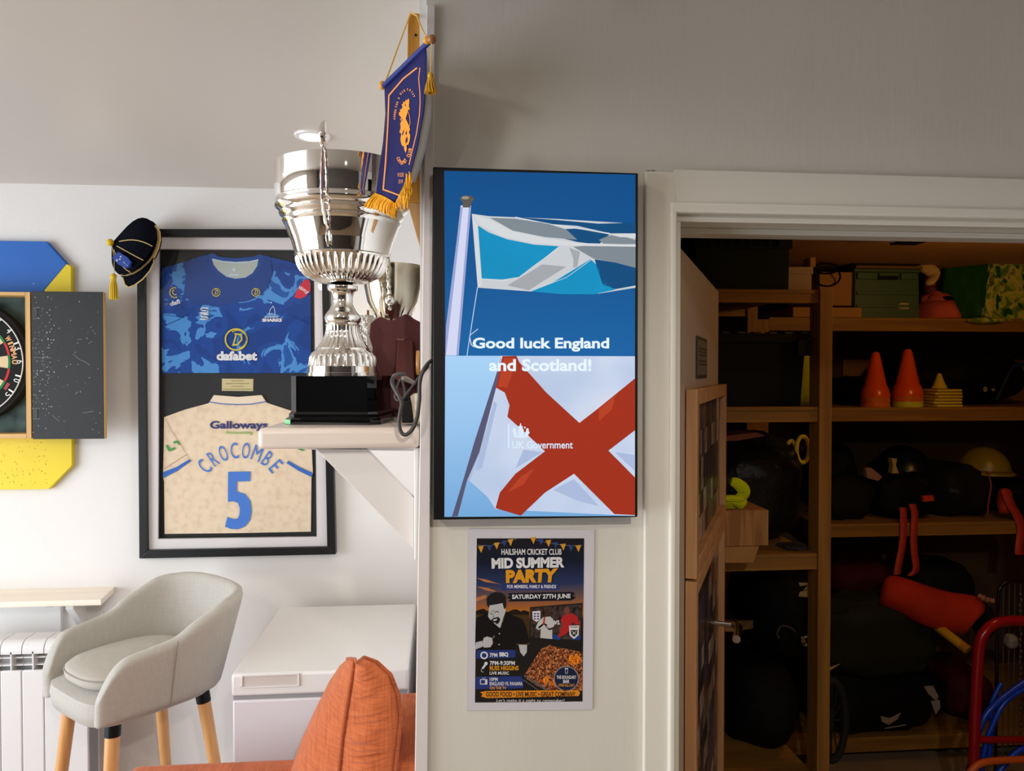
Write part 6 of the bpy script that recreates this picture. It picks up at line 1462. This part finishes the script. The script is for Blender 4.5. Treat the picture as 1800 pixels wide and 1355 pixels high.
f = Flat(lambda x, y: PY(x, y, YBk - .082)); f.P([(1624, 1206), (1640, 1205), (1650, 1224), (1646, 1232), (1632, 1220)]); f.P([(1636, 1232), (1652, 1230), (1653, 1244), (1645, 1256)]); f.P([(1548, 1258), (1564, 1262), (1584, 1252), (1578, 1264), (1562, 1274), (1550, 1268)]); f.L([(1556, 1280), (1592, 1274)], 2)
f.build('bag_print', mat('print_tan', (150, 130, 112), .6), blk3, smooth=None)
blob('dark_red_holdall', 'dark red holdall on the bottom shelf behind the red tube frame', 'bag', 1686, 1768, 1190, 1298, YBk + .04, .4, Mdred, zb=ZD, seed=48, e=.65, amp=.1)
# left bay floor: wheeled bags, stray items
wb = blob('wheeled_bag', 'black wheeled kit bag on the floor of the left bay', 'bag', 1300, 1432, 1190, 1400, YL + .10, .5, Mblk, seed=51, e=.7, amp=.1, n=26, zb=rails[3][0])
wb2 = blob('kit_bag', 'black kit bag with white emblem patches beneath the left bay shelf', 'bag', 1350, 1480, 1010, 1184, YL + .16, .5, Mblk, seed=53, e=.7, amp=.12, n=26)
f = Flat(lambda x, y: PY(x, y, YL + .07)); f.P([(1404, 1024), (1425, 1024), (1424, 1034), (1412, 1038), (1420, 1028), (1406, 1030)]); f.P([(1406, 1040), (1424, 1036), (1424, 1050), (1404, 1048)]); f.ring(1418, 1126, 5, 9, 16); f.P([(1408, 1119), (1413, 1119), (1418, 1136), (1412, 1134)]); f.P([(1450, 1112), (1460, 1126), (1450, 1131)]); f.P([(1448, 1176), (1478, 1166), (1452, 1183)])
f.build('bag_print', mat('print_pale', (170, 140, 84), .6), wb2, smooth=None)
MB().tube(spline([PY(1370, 1122, YL + .1), PY(1366, 1112, YL + .1), PY(1374, 1100, YL + .1), PY(1388, 1102, YL + .1), PY(1398, 1110, YL + .1)]), .003, 6).build('bag_wire', mat('grille', (120, 112, 100), .3, .8), wb2)
wh = wb
c = PY(1464, 1268, YL + .3); 
MB().tube([c + V(.055 * math.cos(a), 0.01, .155 * math.sin(a)) for a in [2 * PI * i / 28 for i in range(28)]], .014, 8, closed=True).build('wheel_tyre', mat('tyre', (22, 21, 20), .8), wh)
for i in range(6): a = PI * i / 6; MB().tube([c + V(.05 * math.cos(a), .01, .15 * math.sin(a)), c - V(.05 * math.cos(a), -.01, .15 * math.sin(a))], .003, 5).build('wheel_spoke', mat('tyre', (22, 21, 20)), wh)
pk_ = MB().hexa([PY(1254, 1110, 2.5), PY(1296, 1110, 2.5), PY(1324, 1104, 2.6), PY(1254, 1104, 2.7), PY(1254, 1092, 2.5), PY(1300, 1092, 2.5), PY(1324, 1090, 2.6), PY(1254, 1086, 2.7)])
tag(pk_.build('timber_offcut', wood('offcut', (120, 92, 58), (146, 112, 74), 0)), 'short timber offcut sticking out behind the chrome door handle', 'timber')
blob('orange_lining', 'dull orange bag end hanging beside the back post', 'bag', 1346, 1368, 1056, 1096, YBk - .05, .1, mat('dull_orange', (120, 40, 18), .7), seed=3, amp=.15)

# red tube trolley, black frame, blue hose
YT2 = 2.55
tro2 = thing('red_trolley', 'red tubular trolley frame at the bottom right corner', 'trolley', tuple(PY(1750, 1355, YT2)))
fx = lambda x, y, d=0: PY(x, y, YT2 + d)
b_ = fx(1708, 1355); path = spline([V(fx(1708, 1360).x - .02, YT2, .05), fx(1710, 1360), fx(1714, 1260), fx(1718, 1180), fx(1724, 1125), fx(1745, 1098), fx(1775, 1091), fx(1810, 1092), fx(1850, 1092), fx(1880, 1110), fx(1890, 1180), V(fx(1895, 1360).x, YT2, .05)], 6)
MB().tube(path, .0185, 14).build('tube_frame', mat('red_enamel', (150, 10, 22), .2), tro2)
MB().tube([fx(1712, 1300), fx(1892, 1300)], .012, 10).build('cross_bar', MATS['red_enamel'], tro2)
bf = thing('black_rack', 'black wire rack standing behind the red trolley frame', 'rack', tuple(PY(1770, 1320, YT2 + .1)))
path = spline([V(fx(1750, 1330, .1).x, YT2 + .1, .05), fx(1750, 1320, .1), fx(1752, 1180, .1), fx(1754, 1060, .1), fx(1762, 1028, .1), fx(1790, 1020, .1), fx(1830, 1020, .1), fx(1860, 1030, .1), V(fx(1866, 1330, .1).x, YT2 + .1, .05)], 6)
MB().tube(path, .006, 10).build('rack_frame', mat('black_tube', (10, 10, 10), .25), bf)
for i in range(5): MB().tube([fx(1764 + i * 10, 1026, .11), fx(1762 + i * 10, 1330, .11)], .0025, 6).build('rack_wire', mat('wire_grey', (70, 66, 60), .5), bf)
ch = MB()
for i in range(26): ch.ball(fx(1794 + 1.2 * math.sin(i * 2), 1045 + i * 10, .06), (.006, .005, .009), 6)
tag(ch.build('steel_chain', mat('chain_grey', (84, 74, 62), .45, .6)), 'dull steel chain hanging over the black wire rack', 'chain')
blob('grey_knob', 'pale grey fitting on the black wire rack', 'fitting', 1778, 1796, 1118, 1142, YT2 + .05, .04, mat('fit_grey', (120, 110, 96), .6), seed=2, amp=.15)
hs = MB()
hs.tube(spline([fx(1700, 1370, .02), fx(1716, 1300, .02), fx(1732, 1258, .02), fx(1756, 1232, .02), fx(1790, 1206, .03), fx(1830, 1180, .03)], 8), .0105, 10)
hs.tube(spline([fx(1722, 1375, .03), fx(1732, 1310, .03), fx(1746, 1272, .03), fx(1762, 1240, .03), fx(1786, 1218, .03), fx(1830, 1196, .03)], 8), .0095, 10)
hs.tube(spline([fx(1740, 1380, .0), fx(1764, 1346, .0), fx(1790, 1320, .0), fx(1830, 1306, .0)], 8), .011, 10)
hs.tube(spline([fx(1738, 1330, .05), fx(1744, 1280, .05), fx(1742, 1240, .06), fx(1760, 1200, .06)], 8), .008, 10)
tag(hs.build('blue_hose', mat('hose_blue', (14, 62, 190), .3), smooth=60), 'coiled blue hose looped behind the red trolley tube', 'hose')
oh = MB().tube(spline([fx(1700, 1366, -.08), fx(1716, 1346, -.08), fx(1740, 1338, -.08), fx(1790, 1335, -.08), fx(1840, 1334, -.08)], 8), .012, 10)
tag(oh.build('orange_cable', mat('cable_orange', (206, 90, 30), .4), smooth=60), 'orange cable crossing in front of the blue hose', 'cable')
# repeats share a group phrase
GR = {'downlight': 'round ceiling downlights', 'cricket_bag': 'dark kit bags on the back third shelf', 'cricket_helmet': 'helmets on the back third shelf', 'photo_board': 'photo collages on the store door',
      'webbing_strap': 'orange straps hanging from the back third shelf', 'traffic_cone': 'tall orange cones on the second shelf', 'silver_cup': 'silver cups on the trophy shelf', 'yellow_ring': 'yellow rings behind the black bags',
      'folder': 'folders on the green crate', 'timber_shelving': 'pine shelving in the store'}
for o in COL.objects:
    g = GR.get(o.name.split('.')[0])
    if g and o.parent is None and 'category' in o: o['group'] = g
